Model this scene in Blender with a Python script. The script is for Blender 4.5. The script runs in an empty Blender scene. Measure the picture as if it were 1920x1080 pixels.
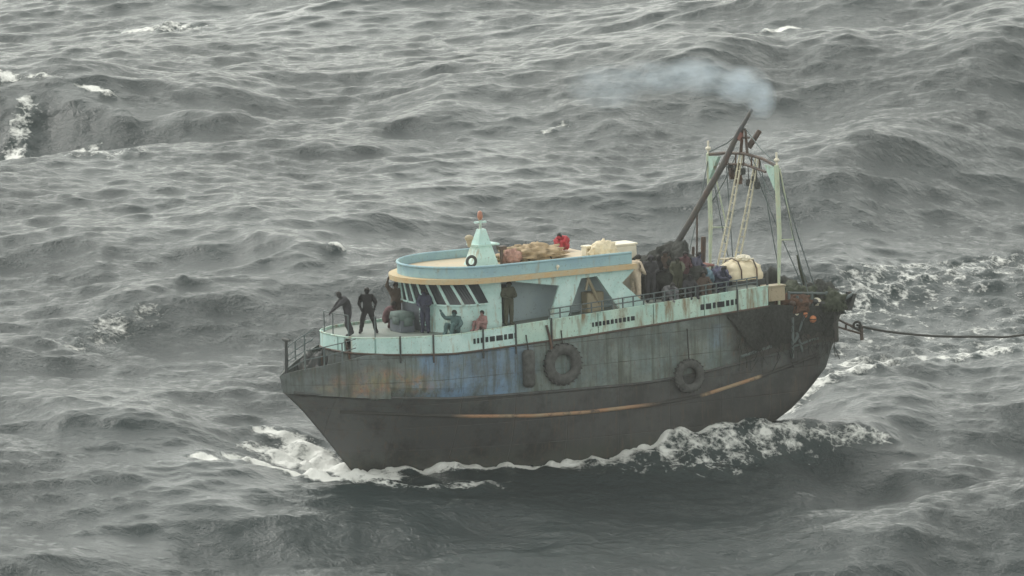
import bpy, bmesh, math, random
import numpy as np
from mathutils import Vector, Matrix, noise
from math import radians, sin, cos, pi, sqrt

S = bpy.context.scene
COL = S.collection
random.seed(7)
RNG = np.random.default_rng(11)

# ------------------------------------------------------------------ camera, sky, sun, exposure
cam_d = bpy.data.cameras.new("camera")
cam = bpy.data.objects.new("camera", cam_d)
COL.objects.link(cam)
cam.location = (-2.708, -442.223, 84.326)
cam.rotation_euler = (radians(80), 0, 0)
cam_d.sensor_width = 36
cam_d.lens = 405
cam_d.clip_start = 5
cam_d.clip_end = 20000
S.camera = cam

SUN_EL, SUN_AZ = radians(50), radians(318)      # azimuth measured clockwise from +Y
world = bpy.data.worlds.new("World")
S.world = world
world.use_nodes = True
wn, wl = world.node_tree.nodes, world.node_tree.links
wn.clear()
sky = wn.new("ShaderNodeTexSky")
sky.sky_type = 'NISHITA'
sky.sun_disc = False
sky.sun_elevation = SUN_EL
sky.sun_rotation = SUN_AZ
sky.air_density = 1.0
sky.dust_density = 0.6
sky.ozone_density = 1.0
hsv = wn.new("ShaderNodeHueSaturation")
hsv.inputs['Saturation'].default_value = 0.05
bg = wn.new("ShaderNodeBackground")
bg.inputs['Strength'].default_value = 0.15
wo = wn.new("ShaderNodeOutputWorld")
wl.new(sky.outputs[0], hsv.inputs['Color'])
tint = wn.new("ShaderNodeMix")
tint.data_type = 'RGBA'
tint.blend_type = 'MULTIPLY'
tint.inputs[0].default_value = 1.0
tint.inputs[7].default_value = (1.0, 1.015, 0.94, 1)
wl.new(hsv.outputs[0], tint.inputs[6])
wl.new(tint.outputs[2], bg.inputs['Color'])
wl.new(bg.outputs[0], wo.inputs['Surface'])

sun_d = bpy.data.lights.new("sun", 'SUN')
sun_d.energy = 0.9
sun_d.angle = radians(18)
sun_d.color = (1.0, 0.96, 0.9)
sun = bpy.data.objects.new("sun", sun_d)
COL.objects.link(sun)
sdir = Vector((sin(SUN_AZ) * cos(SUN_EL), cos(SUN_AZ) * cos(SUN_EL), sin(SUN_EL)))
sun.rotation_euler = sdir.to_track_quat('Z', 'Y').to_euler()

S.view_settings.view_transform = 'Standard'
S.view_settings.look = 'None'
S.view_settings.gamma = 1.0
S.view_settings.use_curve_mapping = False
S.view_settings.exposure = 0.8
S.cycles.volume_bounces = 1
S.cycles.max_bounces = 6

# ------------------------------------------------------------------ materials
def nodes_of(name):
    m = bpy.data.materials.new(name)
    m.use_nodes = True
    nt = m.node_tree
    return m, nt.nodes, nt.links, nt.nodes["Principled BSDF"]

def mixrgb(nn, ll, a, b, fac):
    n = nn.new("ShaderNodeMix")
    n.data_type = 'RGBA'
    for sock, v in ((n.inputs[6], a), (n.inputs[7], b), (n.inputs[0], fac)):
        if hasattr(v, 'is_output'):
            ll.new(v, sock)
        elif isinstance(v, (tuple, list)):
            sock.default_value = (*v[:3], 1)
        else:
            sock.default_value = v
    return n.outputs[2]

def math_n(nn, ll, op, a, b=None, clamp=False):
    n = nn.new("ShaderNodeMath")
    n.operation = op
    n.use_clamp = clamp
    for i, v in enumerate((a, b)):
        if v is None:
            continue
        if hasattr(v, 'is_output'):
            ll.new(v, n.inputs[i])
        else:
            n.inputs[i].default_value = v
    return n.outputs[0]

def noise_n(nn, ll, vec, scale, detail=4, rough=0.6, stretch=None):
    if stretch:
        mp = nn.new("ShaderNodeMapping")
        mp.inputs['Scale'].default_value = stretch
        ll.new(vec, mp.inputs['Vector'])
        vec = mp.outputs[0]
    n = nn.new("ShaderNodeTexNoise")
    n.inputs['Scale'].default_value = scale
    n.inputs['Detail'].default_value = detail
    n.inputs['Roughness'].default_value = rough
    ll.new(vec, n.inputs['Vector'])
    return n.outputs[0]

def ramp(nn, ll, val, lo, hi):
    n = nn.new("ShaderNodeMapRange")
    n.inputs[1].default_value = lo
    n.inputs[2].default_value = hi
    n.clamp = True
    ll.new(val, n.inputs[0])
    return n.outputs[0]

def paint(name, c1, c2, rust=(0.16, 0.075, 0.035), rust_amt=0.3, rough=0.6, metal=0.0, scale=1.2, dirt=None):
    """weathered paint: two tones in blotches, vertical rust runs, small chips"""
    m, nn, ll, b = nodes_of(name)
    tc = nn.new("ShaderNodeTexCoord").outputs['Object']
    n1 = noise_n(nn, ll, tc, scale, 5, 0.65)
    col = mixrgb(nn, ll, c1, c2, ramp(nn, ll, n1, 0.35, 0.65))
    n2 = noise_n(nn, ll, tc, 2.2, 5, 0.6, (1.6, 1.6, 0.35))
    col = mixrgb(nn, ll, col, rust, ramp(nn, ll, n2, 0.72 - 0.28 * rust_amt, 0.86 - 0.2 * rust_amt))
    n3 = noise_n(nn, ll, tc, 11, 3, 0.7)
    col = mixrgb(nn, ll, col, tuple(x * 0.45 for x in rust), math_n(nn, ll, 'MULTIPLY', ramp(nn, ll, n3, 0.6, 0.72), 0.35 + rust_amt * 0.6))
    ll.new(col, b.inputs['Base Color'])
    b.inputs['Roughness'].default_value = rough
    b.inputs['Metallic'].default_value = metal
    bp = nn.new("ShaderNodeBump")
    bp.inputs['Strength'].default_value = 0.35
    bp.inputs['Distance'].default_value = 0.04
    ll.new(n1, bp.inputs['Height'])
    ll.new(bp.outputs[0], b.inputs['Normal'])
    return m

def plain(name, c, rough=0.8, var=0.35, scale=6.0):
    m, nn, ll, b = nodes_of(name)
    tc = nn.new("ShaderNodeTexCoord").outputs['Object']
    n1 = noise_n(nn, ll, tc, scale, 4, 0.6)
    col = mixrgb(nn, ll, tuple(x * (1 - var) for x in c), tuple(min(1, x * (1 + var)) for x in c), ramp(nn, ll, n1, 0.3, 0.7))
    ll.new(col, b.inputs['Base Color'])
    b.inputs['Roughness'].default_value = rough
    return m

def hull_black():
    m, nn, ll, b = nodes_of("worn_black_hull_paint")
    tc = nn.new("ShaderNodeTexCoord").outputs['Object']
    sx = nn.new("ShaderNodeSeparateXYZ")
    ll.new(tc, sx.inputs[0])
    n1 = noise_n(nn, ll, tc, 0.9, 6, 0.65)
    col = mixrgb(nn, ll, (0.026, 0.028, 0.027), (0.05, 0.05, 0.046), ramp(nn, ll, n1, 0.35, 0.65))
    xf = ramp(nn, ll, sx.outputs[0], -9.0, 13.0)                    # haze veil put into the colour, paler towards the bow
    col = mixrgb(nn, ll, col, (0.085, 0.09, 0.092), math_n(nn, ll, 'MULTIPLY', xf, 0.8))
    n2 = noise_n(nn, ll, tc, 1.6, 6, 0.65, (1.2, 1.2, 0.3))
    col = mixrgb(nn, ll, col, (0.06, 0.043, 0.03), math_n(nn, ll, 'MULTIPLY', ramp(nn, ll, n2, 0.55, 0.75), 0.55))
    n3 = noise_n(nn, ll, tc, 7, 4, 0.7)
    col = mixrgb(nn, ll, col, (0.13, 0.14, 0.13), math_n(nn, ll, 'MULTIPLY', ramp(nn, ll, n3, 0.62, 0.78), 0.4))
    zb = ramp(nn, ll, sx.outputs[2], 0.1, -0.55)                     # green weed growth near the waterline
    nz = noise_n(nn, ll, tc, 1.5, 4)
    col = mixrgb(nn, ll, col, (0.035, 0.045, 0.03), math_n(nn, ll, 'MULTIPLY', zb, nz))
    up_ = ramp(nn, ll, sx.outputs[2], 1.0, 2.2)                       # side paint worn down over the black
    n7 = noise_n(nn, ll, tc, 1.3, 6, .72, (1, 1, .8))
    col = mixrgb(nn, ll, col, (0.085, 0.098, 0.095), math_n(nn, ll, 'MULTIPLY', up_, ramp(nn, ll, n7, .42, .62)))
    n8 = noise_n(nn, ll, tc, .6, 6, .7)
    col = mixrgb(nn, ll, col, (0.018, 0.019, 0.018), math_n(nn, ll, 'MULTIPLY', ramp(nn, ll, n8, .48, .62), .75))
    n9 = noise_n(nn, ll, tc, 2.6, 6, .7, (2.2, 2.2, .25))
    col = mixrgb(nn, ll, col, (0.105, 0.075, 0.052), math_n(nn, ll, 'MULTIPLY', ramp(nn, ll, n9, .52, .7), .55))
    seam = plate_seams(nn, ll, tc)
    col = mixrgb(nn, ll, col, (0.055, 0.04, 0.03), math_n(nn, ll, 'MULTIPLY', seam, ramp(nn, ll, n1, .45, .8)))
    ll.new(col, b.inputs['Base Color'])
    b.inputs['Roughness'].default_value = 0.5
    bp = nn.new("ShaderNodeBump")
    bp.inputs['Strength'].default_value = 0.6
    bp.inputs['Distance'].default_value = 0.08
    dent = noise_n(nn, ll, tc, .7, 2)
    ll.new(math_n(nn, ll, 'ADD', math_n(nn, ll, 'ADD', math_n(nn, ll, 'MULTIPLY', n1, .5), dent), math_n(nn, ll, 'MULTIPLY', seam, -.35)), bp.inputs['Height'])
    ll.new(bp.outputs[0], b.inputs['Normal'])
    return m

def plate_seams(nn, ll, tc):
    sx = nn.new("ShaderNodeSeparateXYZ"); ll.new(tc, sx.inputs[0])
    cb = nn.new("ShaderNodeCombineXYZ"); ll.new(sx.outputs[0], cb.inputs[0]); ll.new(sx.outputs[2], cb.inputs[1])
    bk = nn.new("ShaderNodeTexBrick")
    bk.inputs['Scale'].default_value = 1.0
    bk.inputs['Brick Width'].default_value = 2.3
    bk.inputs['Row Height'].default_value = 0.95
    bk.inputs['Mortar Size'].default_value = 0.022
    bk.inputs['Mortar Smooth'].default_value = 0.8
    bk.offset = 0.0
    ll.new(cb.outputs[0], bk.inputs['Vector'])
    return bk.outputs['Fac']

def topside_paint():
    """faded blue-grey side: a brighter blue field, ochre and rust near the bow, greenish grey amidships, black brown aft"""
    m, nn, ll, b = nodes_of("patchy_topside_paint")
    tc = nn.new("ShaderNodeTexCoord").outputs['Object']
    sx = nn.new("ShaderNodeSeparateXYZ")
    ll.new(tc, sx.inputs[0])
    X, Z = sx.outputs[0], sx.outputs[2]
    nw = noise_n(nn, ll, tc, 0.8, 5, 0.7)
    Xw = math_n(nn, ll, 'ADD', X, math_n(nn, ll, 'MULTIPLY', math_n(nn, ll, 'SUBTRACT', nw, 0.5), 3.0))
    Zw = math_n(nn, ll, 'ADD', Z, math_n(nn, ll, 'MULTIPLY', math_n(nn, ll, 'SUBTRACT', nw, 0.5), 1.2))
    n1 = noise_n(nn, ll, tc, 1.1, 6, 0.65)
    col = mixrgb(nn, ll, (0.14, 0.19, 0.19), (0.20, 0.235, 0.21), ramp(nn, ll, n1, 0.35, 0.65))
    def window(v, a0, a1, b0, b1):
        return math_n(nn, ll, 'MULTIPLY', ramp(nn, ll, v, a0, a1), ramp(nn, ll, v, b1, b0))
    blue = window(Xw, 3.6, 5.2, 8.2, 9.4)
    col = mixrgb(nn, ll, col, (0.17, 0.28, 0.42), math_n(nn, ll, 'MULTIPLY', blue, ramp(nn, ll, noise_n(nn, ll, tc, .9, 6, .7, (1.5, 1.5, .7)), .32, .6)))
    grey = ramp(nn, ll, Xw, 9.0, 10.6)
    col = mixrgb(nn, ll, col, (0.16, 0.185, 0.19), math_n(nn, ll, 'MULTIPLY', grey, 0.8))
    rz = math_n(nn, ll, 'MULTIPLY', window(Xw, 7.6, 8.6, 11.0, 12.0), window(Zw, 2.2, 2.5, 3.0, 3.5))
    nr = noise_n(nn, ll, tc, 2.2, 5, 0.7)
    och = mixrgb(nn, ll, (0.36, 0.19, 0.11), (0.28, 0.25, 0.14), ramp(nn, ll, nr, 0.4, 0.6))
    col = mixrgb(nn, ll, col, och, math_n(nn, ll, 'MULTIPLY', rz, ramp(nn, ll, noise_n(nn, ll, tc, 2.4, 6, .75, (1, 1, .8)), .36, .62)))
    bp2 = window(X, -4.9, -4.6, -4.3, -4.0)
    bp3 = math_n(nn, ll, 'MULTIPLY', bp2, window(Z, 2.9, 3.1, 3.9, 4.0))
    col = mixrgb(nn, ll, col, (0.14, 0.21, 0.27), math_n(nn, ll, 'MULTIPLY', bp3, 0.6))
    aft = ramp(nn, ll, Xw, -4.6, -5.8)
    blk = mixrgb(nn, ll, (0.03, 0.028, 0.025), (0.055, 0.045, 0.04), ramp(nn, ll, n1, 0.4, 0.6))
    col = mixrgb(nn, ll, col, blk, math_n(nn, ll, 'MULTIPLY', aft, 0.95))
    n2 = noise_n(nn, ll, tc, 2.0, 6, 0.65, (2.0, 2.0, 0.3))
    col = mixrgb(nn, ll, col, (0.085, 0.065, 0.04), math_n(nn, ll, 'MULTIPLY', ramp(nn, ll, n2, 0.55, 0.72), 0.6))
    n4 = noise_n(nn, ll, tc, 1.4, 6, 0.65, (2.4, 2.4, 0.22))
    col = mixrgb(nn, ll, col, (0.06, 0.075, 0.05), math_n(nn, ll, 'MULTIPLY', ramp(nn, ll, n4, .48, .64), .7))
    n3 = noise_n(nn, ll, tc, 9, 4, 0.7)
    col = mixrgb(nn, ll, col, (0.04, 0.035, 0.03), math_n(nn, ll, 'MULTIPLY', ramp(nn, ll, n3, 0.58, 0.72), 0.6))
    n5 = noise_n(nn, ll, tc, .55, 6, .72, (1, 1, 1.3))                       # broad grime
    col = mixrgb(nn, ll, col, (0.06, 0.065, 0.055), math_n(nn, ll, 'MULTIPLY', ramp(nn, ll, n5, .42, .66), .7))
    n6 = noise_n(nn, ll, tc, 3.2, 5, .7, (1.8, 1.8, .5))
    col = mixrgb(nn, ll, col, (0.13, 0.07, 0.035), math_n(nn, ll, 'MULTIPLY', ramp(nn, ll, n6, .58, .72), .55))
    seam = plate_seams(nn, ll, tc)
    col = mixrgb(nn, ll, col, (0.06, 0.05, 0.04), math_n(nn, ll, 'MULTIPLY', seam, ramp(nn, ll, n1, .4, .75)))
    ll.new(col, b.inputs['Base Color'])
    b.inputs['Roughness'].default_value = 0.6
    bp = nn.new("ShaderNodeBump")
    bp.inputs['Strength'].default_value = 0.6
    bp.inputs['Distance'].default_value = 0.08
    dent = noise_n(nn, ll, tc, .9, 2)
    ll.new(math_n(nn, ll, 'ADD', math_n(nn, ll, 'ADD', math_n(nn, ll, 'MULTIPLY', n1, .5), dent), math_n(nn, ll, 'MULTIPLY', seam, -.35)), bp.inputs['Height'])
    ll.new(bp.outputs[0], b.inputs['Normal'])
    return m

def strake_paint():
    m, nn, ll, b = nodes_of("chipped_orange_strake_paint")
    tc = nn.new("ShaderNodeTexCoord").outputs['Object']
    sx = nn.new("ShaderNodeSeparateXYZ")
    ll.new(tc, sx.inputs[0])
    X = sx.outputs[0]
    a = math_n(nn, ll, 'MULTIPLY', ramp(nn, ll, X, -1.9, -0.4), ramp(nn, ll, X, 7.3, 6.4))
    c = math_n(nn, ll, 'MULTIPLY', ramp(nn, ll, X, -6.5, -6.3), ramp(nn, ll, X, -3.6, -3.9))
    f = math_n(nn, ll, 'ADD', a, c, True)
    n1 = noise_n(nn, ll, tc, 2.5, 6, 0.7)
    f = math_n(nn, ll, 'MULTIPLY', f, ramp(nn, ll, n1, 0.32, 0.5))
    n2 = noise_n(nn, ll, tc, 1.0, 3)
    oc = mixrgb(nn, ll, (0.36, 0.20, 0.11), (0.33, 0.25, 0.16), ramp(nn, ll, n2, 0.4, 0.6))
    col = mixrgb(nn, ll, (0.04, 0.04, 0.037), oc, f)
    ll.new(col, b.inputs['Base Color'])
    b.inputs['Roughness'].default_value = 0.7
    return m

M = dict(
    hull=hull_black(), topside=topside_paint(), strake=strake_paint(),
    cyan=paint("pale_turquoise_paint", (0.44, 0.66, 0.62), (0.62, 0.82, 0.78), rust=(0.36, 0.27, 0.15), rust_amt=0.55),
    cyan_worn=paint("worn_turquoise_paint", (0.40, 0.60, 0.53), (0.54, 0.70, 0.60), rust=(0.24, 0.18, 0.10), rust_amt=0.8),
    rim=paint("grey_blue_paint", (0.26, 0.42, 0.50), (0.34, 0.53, 0.56), rust=(0.3, 0.28, 0.2), rust_amt=0.5),
    brim=paint("ochre_trim_paint", (0.62, 0.43, 0.22), (0.58, 0.50, 0.33), rust=(0.35, 0.2, 0.1), rust_amt=0.35, scale=2.5),
    roofdeck=paint("tan_roof_deck", (0.58, 0.46, 0.31), (0.50, 0.45, 0.33), rust=(0.30, 0.17, 0.10), rust_amt=0.35),
    wallblue=paint("grey_blue_wall_paint", (0.30, 0.38, 0.42), (0.34, 0.42, 0.43), rust_amt=0.15),
    shadewall=paint("slate_paint_and_wall_shade", (0.10, 0.12, 0.15), (0.14, 0.16, 0.18), rust_amt=0.2),  # slate of the hatch coaming, and painted shade on the wheelhouse front
    deck=paint("grey_green_deck_paint", (0.16, 0.20, 0.185), (0.21, 0.24, 0.21), rust_amt=0.4),
    bowgrey=paint("faded_grey_bulwark_paint", (0.19, 0.195, 0.205), (0.25, 0.25, 0.255), rust_amt=0.2),
    steel=paint("dark_painted_steel", (0.035, 0.042, 0.045), (0.06, 0.065, 0.06), rust_amt=0.35),
    railgrey=paint("grey_rail_paint", (0.09, 0.12, 0.125), (0.14, 0.17, 0.165), rust_amt=0.3),
    rusty=paint("rusty_steel", (0.10, 0.065, 0.045), (0.06, 0.05, 0.045), rust=(0.17, 0.08, 0.04), rust_amt=0.6, scale=4),
    palegreen=paint("pale_green_gantry_paint", (0.50, 0.62, 0.48), (0.58, 0.60, 0.42), rust=(0.25, 0.17, 0.08), rust_amt=0.4, scale=3),
    boom=paint("slate_boom_paint", (0.045, 0.05, 0.055), (0.075, 0.065, 0.05), rust=(0.11, 0.06, 0.045), rust_amt=0.5),
    tan=paint("tan_steel", (0.42, 0.35, 0.24), (0.36, 0.32, 0.22), rust_amt=0.4),
    cream=plain("cream_fibreglass", (0.80, 0.70, 0.50), 0.6, 0.12, 2.0),
    whitebox=plain("white_fibreglass", (0.82, 0.77, 0.63), 0.5, 0.1, 2.0),
    rubber=plain("black_rubber", (0.075, 0.078, 0.074), 0.85, 0.4, 5),
    net=plain("dark_netting", (0.035, 0.038, 0.034), 0.95, 0.6, 9),
    netgreen=plain("olive_netting", (0.05, 0.06, 0.04), 0.95, 0.6, 9),
    brownnet=plain("rusty_brown_netting", (0.10, 0.055, 0.035), 0.95, 0.6, 9),
    rope=plain("pale_rope", (0.58, 0.55, 0.42), 0.9, 0.3, 12),
    darkrope=plain("dark_rope", (0.045, 0.045, 0.04), 0.9, 0.3, 12),
    orange=plain("orange_float", (0.55, 0.20, 0.08), 0.6, 0.25, 4),
    redbrown=plain("red_brown_cloth", (0.26, 0.12, 0.10), 0.9, 0.3, 4),
    pink=plain("pink_cloth", (0.45, 0.27, 0.22), 0.9, 0.3, 5),
    bluecloth=plain("blue_cloth", (0.17, 0.27, 0.33), 0.9, 0.3, 5),
    purple=plain("purple_grey_cloth", (0.13, 0.13, 0.20), 0.9, 0.3, 5),
    tarp=plain("tan_tarpaulin", (0.42, 0.32, 0.20), 0.85, 0.3, 3),
    greentarp=plain("green_grey_tarpaulin", (0.10, 0.14, 0.13), 0.85, 0.3, 3),
    slot=plain("opening_shade", (0.012, 0.018, 0.022), 0.8, 0.3, 5),  # near-black tone painting the shade inside doorway and slots
    lampred=plain("red_lamp_glass", (0.45, 0.20, 0.13), 0.4, 0.2, 5),
)
def glass():
    m, nn, ll, b = nodes_of("dark_window_glass")
    b.inputs['Base Color'].default_value = (0.02, 0.028, 0.034, 1)
    b.inputs['Roughness'].default_value = 0.12
    return m
M['glass'] = glass()

# ------------------------------------------------------------------ mesh helpers
class MB:
    def __init__(s):
        s.v, s.f, s.mi = [], [], []
    def add(s, vs, fs, mi=0):
        o = len(s.v)
        s.v += [tuple(v) for v in vs]
        s.f += [tuple(i + o for i in f) for f in fs]
        s.mi += [mi] * len(fs)
        return s
    def box(s, c, sz, rz=0.0, mi=0, taper=1.0, lean=(0, 0)):
        x, y, z = (q / 2 for q in sz)
        vs = []
        for k in (-1, 1):
            t = taper if k > 0 else 1.0
            for (i, j) in ((-1, -1), (1, -1), (1, 1), (-1, 1)):
                px, py = i * x * t, j * y * t
                px, py = px * cos(rz) - py * sin(rz), px * sin(rz) + py * cos(rz)
                l = (k + 1) / 2
                vs.append((c[0] + px + lean[0] * l, c[1] + py + lean[1] * l, c[2] + k * z))
        return s.add(vs, [(3, 2, 1, 0), (4, 5, 6, 7), (0, 1, 5, 4), (1, 2, 6, 5), (2, 3, 7, 6), (3, 0, 4, 7)], mi)
    def tube(s, pts, r, n=8, mi=0, cap=True):
        pts = [Vector(p) for p in pts]
        rs = r if isinstance(r, (list, tuple)) else [r] * len(pts)
        vs, fs = [], []
        prev = None
        for i, p in enumerate(pts):
            d = (pts[min(i + 1, len(pts) - 1)] - pts[max(i - 1, 0)]).normalized()
            if prev is None:
                a = Vector((0, 0, 1)) if abs(d.z) < 0.9 else Vector((1, 0, 0))
                u = d.cross(a).normalized()
            else:
                u = (prev - d * prev.dot(d)).normalized()
            prev = u
            w = d.cross(u)
            for k in range(n):
                t = 2 * pi * k / n
                vs.append(p + (u * cos(t) + w * sin(t)) * rs[i])
        for i in range(len(pts) - 1):
            for k in range(n):
                a, b2 = i * n + k, i * n + (k + 1) % n
                fs.append((a, b2, b2 + n, a + n))
        if cap:
            fs.append(tuple(reversed(range(n))))
            fs.append(tuple(range((len(pts) - 1) * n, len(pts) * n)))
        return s.add(vs, fs, mi)
    def ball(s, c, r, nu=12, nv=8, mi=0, jitter=0.0, nsc=1.5, seed=0.0):
        rx, ry, rz = r if isinstance(r, (tuple, list)) else (r, r, r)
        vs = [(c[0], c[1], c[2] - rz)]
        for j in range(1, nv):
            t = pi * j / nv
            for i in range(nu):
                p = 2 * pi * i / nu
                d = Vector((sin(t) * cos(p), sin(t) * sin(p), -cos(t)))
                k = 1.0 + (jitter * noise.fractal(d * nsc + Vector((seed, seed * 2, 0)), 0.8, 2.0, 4) if jitter else 0)
                vs.append((c[0] + d.x * rx * k, c[1] + d.y * ry * k, c[2] + d.z * rz * k))
        vs.append((c[0], c[1], c[2] + rz))
        fs = []
        for i in range(nu):
            fs.append((0, 1 + (i + 1) % nu, 1 + i))
        for j in range(nv - 2):
            for i in range(nu):
                a = 1 + j * nu + i
                b2 = 1 + j * nu + (i + 1) % nu
                fs.append((a, b2, b2 + nu, a + nu))
        L = len(vs) - 1
        for i in range(nu):
            fs.append((L, 1 + (nv - 2) * nu + i, 1 + (nv - 2) * nu + (i + 1) % nu))
        return s.add(vs, fs, mi)
    def prism_y(s, poly, y0, y1, mi=0):
        """polygon in X,Z extruded along Y"""
        n = len(poly)
        vs = [(x, y0, z) for x, z in poly] + [(x, y1, z) for x, z in poly]
        fs = [tuple(range(n)), tuple(reversed(range(n, 2 * n)))]
        fs += [(i, i + n, (i + 1) % n + n, (i + 1) % n) for i in range(n)]
        return s.add(vs, fs, mi)
    def prism_z(s, poly, z0, z1, mi=0):
        n = len(poly)
        f0 = z0 if callable(z0) else (lambda x: z0)
        f1 = z1 if callable(z1) else (lambda x: z1)
        vs = [(x, y, f0(x)) for x, y in poly] + [(x, y, f1(x)) for x, y in poly]
        fs = [tuple(reversed(range(n))), tuple(range(n, 2 * n))]
        fs += [(i, (i + 1) % n, (i + 1) % n + n, i + n) for i in range(n)]
        return s.add(vs, fs, mi)
    def grid(s, rows, mi=0, closed=False):
        n = len(rows[0])
        vs = [p for r in rows for p in r]
        fs = []
        for j in range(len(rows) - 1):
            for i in range(n if closed else n - 1):
                a, b2 = j * n + i, j * n + (i + 1) % n
                fs.append((a, b2, b2 + n, a + n))
        return s.add(vs, fs, mi)
    def torus(s, c, R, r, axis='Y', n=28, m=10, mi=0, squash=1.0):
        rows = []
        for i in range(n):
            t = 2 * pi * i / n
            row = []
            for k in range(m):
                p = 2 * pi * k / m
                q = R + r * cos(p)
                a, b2, h = q * cos(t), q * sin(t), r * sin(p) * squash
                row.append((c[0] + a, c[1] + h, c[2] + b2) if axis == 'Y' else (c[0] + a, c[1] + b2, c[2] + h))
            rows.append(row)
        rows.append(rows[0])
        return s.grid(rows, mi, True)
    def build(s, name, mats, parent=None, smooth=False, bevel=0.0, fix=True):
        me = bpy.data.meshes.new(name)
        me.from_pydata(s.v, [], s.f)
        mats = mats if isinstance(mats, (list, tuple)) else [mats]
        for m in mats:
            me.materials.append(m)
        if len(mats) > 1:
            me.polygons.foreach_set("material_index", s.mi)
        if fix:
            bm = bmesh.new()
            bm.from_mesh(me)
            bmesh.ops.remove_doubles(bm, verts=bm.verts, dist=1e-5)
            bmesh.ops.recalc_face_normals(bm, faces=bm.faces)
            if bevel:
                es = [e for e in bm.edges if len(e.link_faces) == 2 and e.calc_face_angle(0) > 0.6]
                bmesh.ops.bevel(bm, geom=es, offset=bevel, segments=2, affect='EDGES', clamp_overlap=True)
            bm.to_mesh(me)
            bm.free()
        if smooth:
            me.polygons.foreach_set("use_smooth", [True] * len(me.polygons))
        o = bpy.data.objects.new(name, me)
        COL.objects.link(o)
        if parent:
            o.parent = parent
        return o

def empty(name, loc=(0, 0, 0), rot=(0, 0, 0)):
    o = bpy.data.objects.new(name, None)
    o.empty_display_size = 0.3
    COL.objects.link(o)
    o.location, o.rotation_euler = loc, rot
    return o

def tag(o, label=None, cat=None, group=None, kind=None):
    for k, v in (('label', label), ('category', cat), ('group', group), ('kind', kind)):
        if v:
            o[k] = v
    return o

def lerp_tab(tab):
    xs = [t[0] for t in tab]
    ys = [t[1] for t in tab]
    return lambda x: float(np.interp(x, xs, ys))

# ------------------------------------------------------------------ ship frame: X to the bow, Y to port, Z up; waterline about Z = -0.85
SHIP_M = Matrix.Translation((0, 0, 0.85)) @ Matrix.Rotation(radians(210), 4, 'Z') @ Matrix.Rotation(radians(3), 4, 'X')
ship = empty("fishing_trawler")
ship.matrix_world = SHIP_M
tag(ship, "rusty fishing trawler with black hull, turquoise deckhouse and stern gantry under tow", "boat")

xs_tab = lerp_tab([(-2.6, 8.7), (-1.04, 10.01), (-0.14, 10.74), (0.99, 11.64), (1.89, 12.44), (2.59, 13.24), (6, 14.6)])
xt = lambda z: -9.5 - 0.40 * (z - 1.7)
zknuckle = lerp_tab([(-11, 2.9), (-6.8, 2.47), (-3.6, 2.08), (-1, 1.92), (3.8, 2.0), (7.4, 2.08), (10.9, 2.38), (13.24, 2.59)])
zkeel = lerp_tab([(-10.6, 1.66), (-9.5, 1.40), (-8.9, 0.7), (-8.2, 0.05), (-7.2, -0.6), (-6, -1.2), (-5, -1.7), (-3.8, -2.2), (-2.5, -2.5), (8, -2.5), (12, -2.5)])
band_bot = lerp_tab([(-7, 4.48), (1.37, 4.06), (7.3, 3.87), (10.4, 4.02), (11.1, 4.06)])
band_top = lerp_tab([(-7, 5.22), (-6.39, 5.19), (-1.78, 4.97), (3.26, 4.74), (7.3, 4.55), (10.4, 4.58), (11.1, 4.6)])

def hb(X, Z):
    d = max(0.0, xs_tab(Z) - X)
    bd = 3.0 * (1 - (1 - min(d / 7.5, 1)) ** 2.4)
    bw = 2.92 * (1 - (1 - min(d / 10.5, 1)) ** 1.7)
    w = min(1, max(0, (Z + 0.85) / 3.45)) ** 0.8
    y = bw + (bd - bw) * w
    if X < -5:
        y *= 1 - 0.10 * ((-5 - X) / 5.4) ** 2
    zk = zkeel(X)
    t = (3.0 - Z) / (3.0 - zk)
    t = min(1, max(0, t))
    e_ = 6 if X > -5 else 6 + 8.0 * min(1, (-5 - X) / 3)
    return y * max(0.0, 1 - t ** e_) ** (1 / 2.6)

def hull_rows(nu=70, nv=26):
    rows = []
    for i in range(nu + 1):
        u = i / nu
        u = u ** 1.25
        X0 = 13.24 - u * 23.3
        zt, zk = zknuckle(X0), zkeel(X0)
        row = []
        for j in range(nv + 1):
            z = zk + (zt - zk) * (j / nv)
            a, b = xs_tab(z), xt(z)
            if z < 1.7:
                b = -9.5
            X = a + u * (b - a)
            z2 = zkeel(X) + (zknuckle(X) - zkeel(X)) * (j / nv)
            row.append((X, hb(X, z2) if u > 0 else 0.0, z2))
        rows.append(row)
    return rows

HR = hull_rows()
mb = MB()
mb.grid(HR)
mb.grid([[(x, -y, z) for x, y, z in r] for r in HR])
mb.grid([[p, (p[0], -p[1], p[2])] for p in HR[-1]])           # transom
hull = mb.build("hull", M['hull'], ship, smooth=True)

# plan outline of the upper works (port half, from the tip of the front round to aft)
def outline_port(x_end, inset=0.0, step=0.4):
    pts = [(11.0, 0), (10.98, 0.5), (10.9, 0.95), (10.75, 1.35), (10.5, 1.7), (10.2, 1.98)]
    x = 9.8
    while x > x_end + 0.2:
        pts.append((x, hb(x, 2.6)))
        x -= step
    pts.append((x_end, hb(x_end, 2.6)))
    if inset:
        out = []
        for i, p in enumerate(pts):
            a, b = pts[max(i - 1, 0)], pts[min(i + 1, len(pts) - 1)]
            t = Vector((b[0] - a[0], b[1] - a[1])).normalized()
            n = Vector((t.y, -t.x))
            if i == 0:
                n = Vector((-1, 0)) * -1
            nn = n if n.dot(Vector((p[0] - 4, p[1]))) < 0 else -n
            q = Vector(p) + nn * inset
            out.append((q.x, max(0.0, q.y) if i else 0.0))
        pts = out
    return pts

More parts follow.
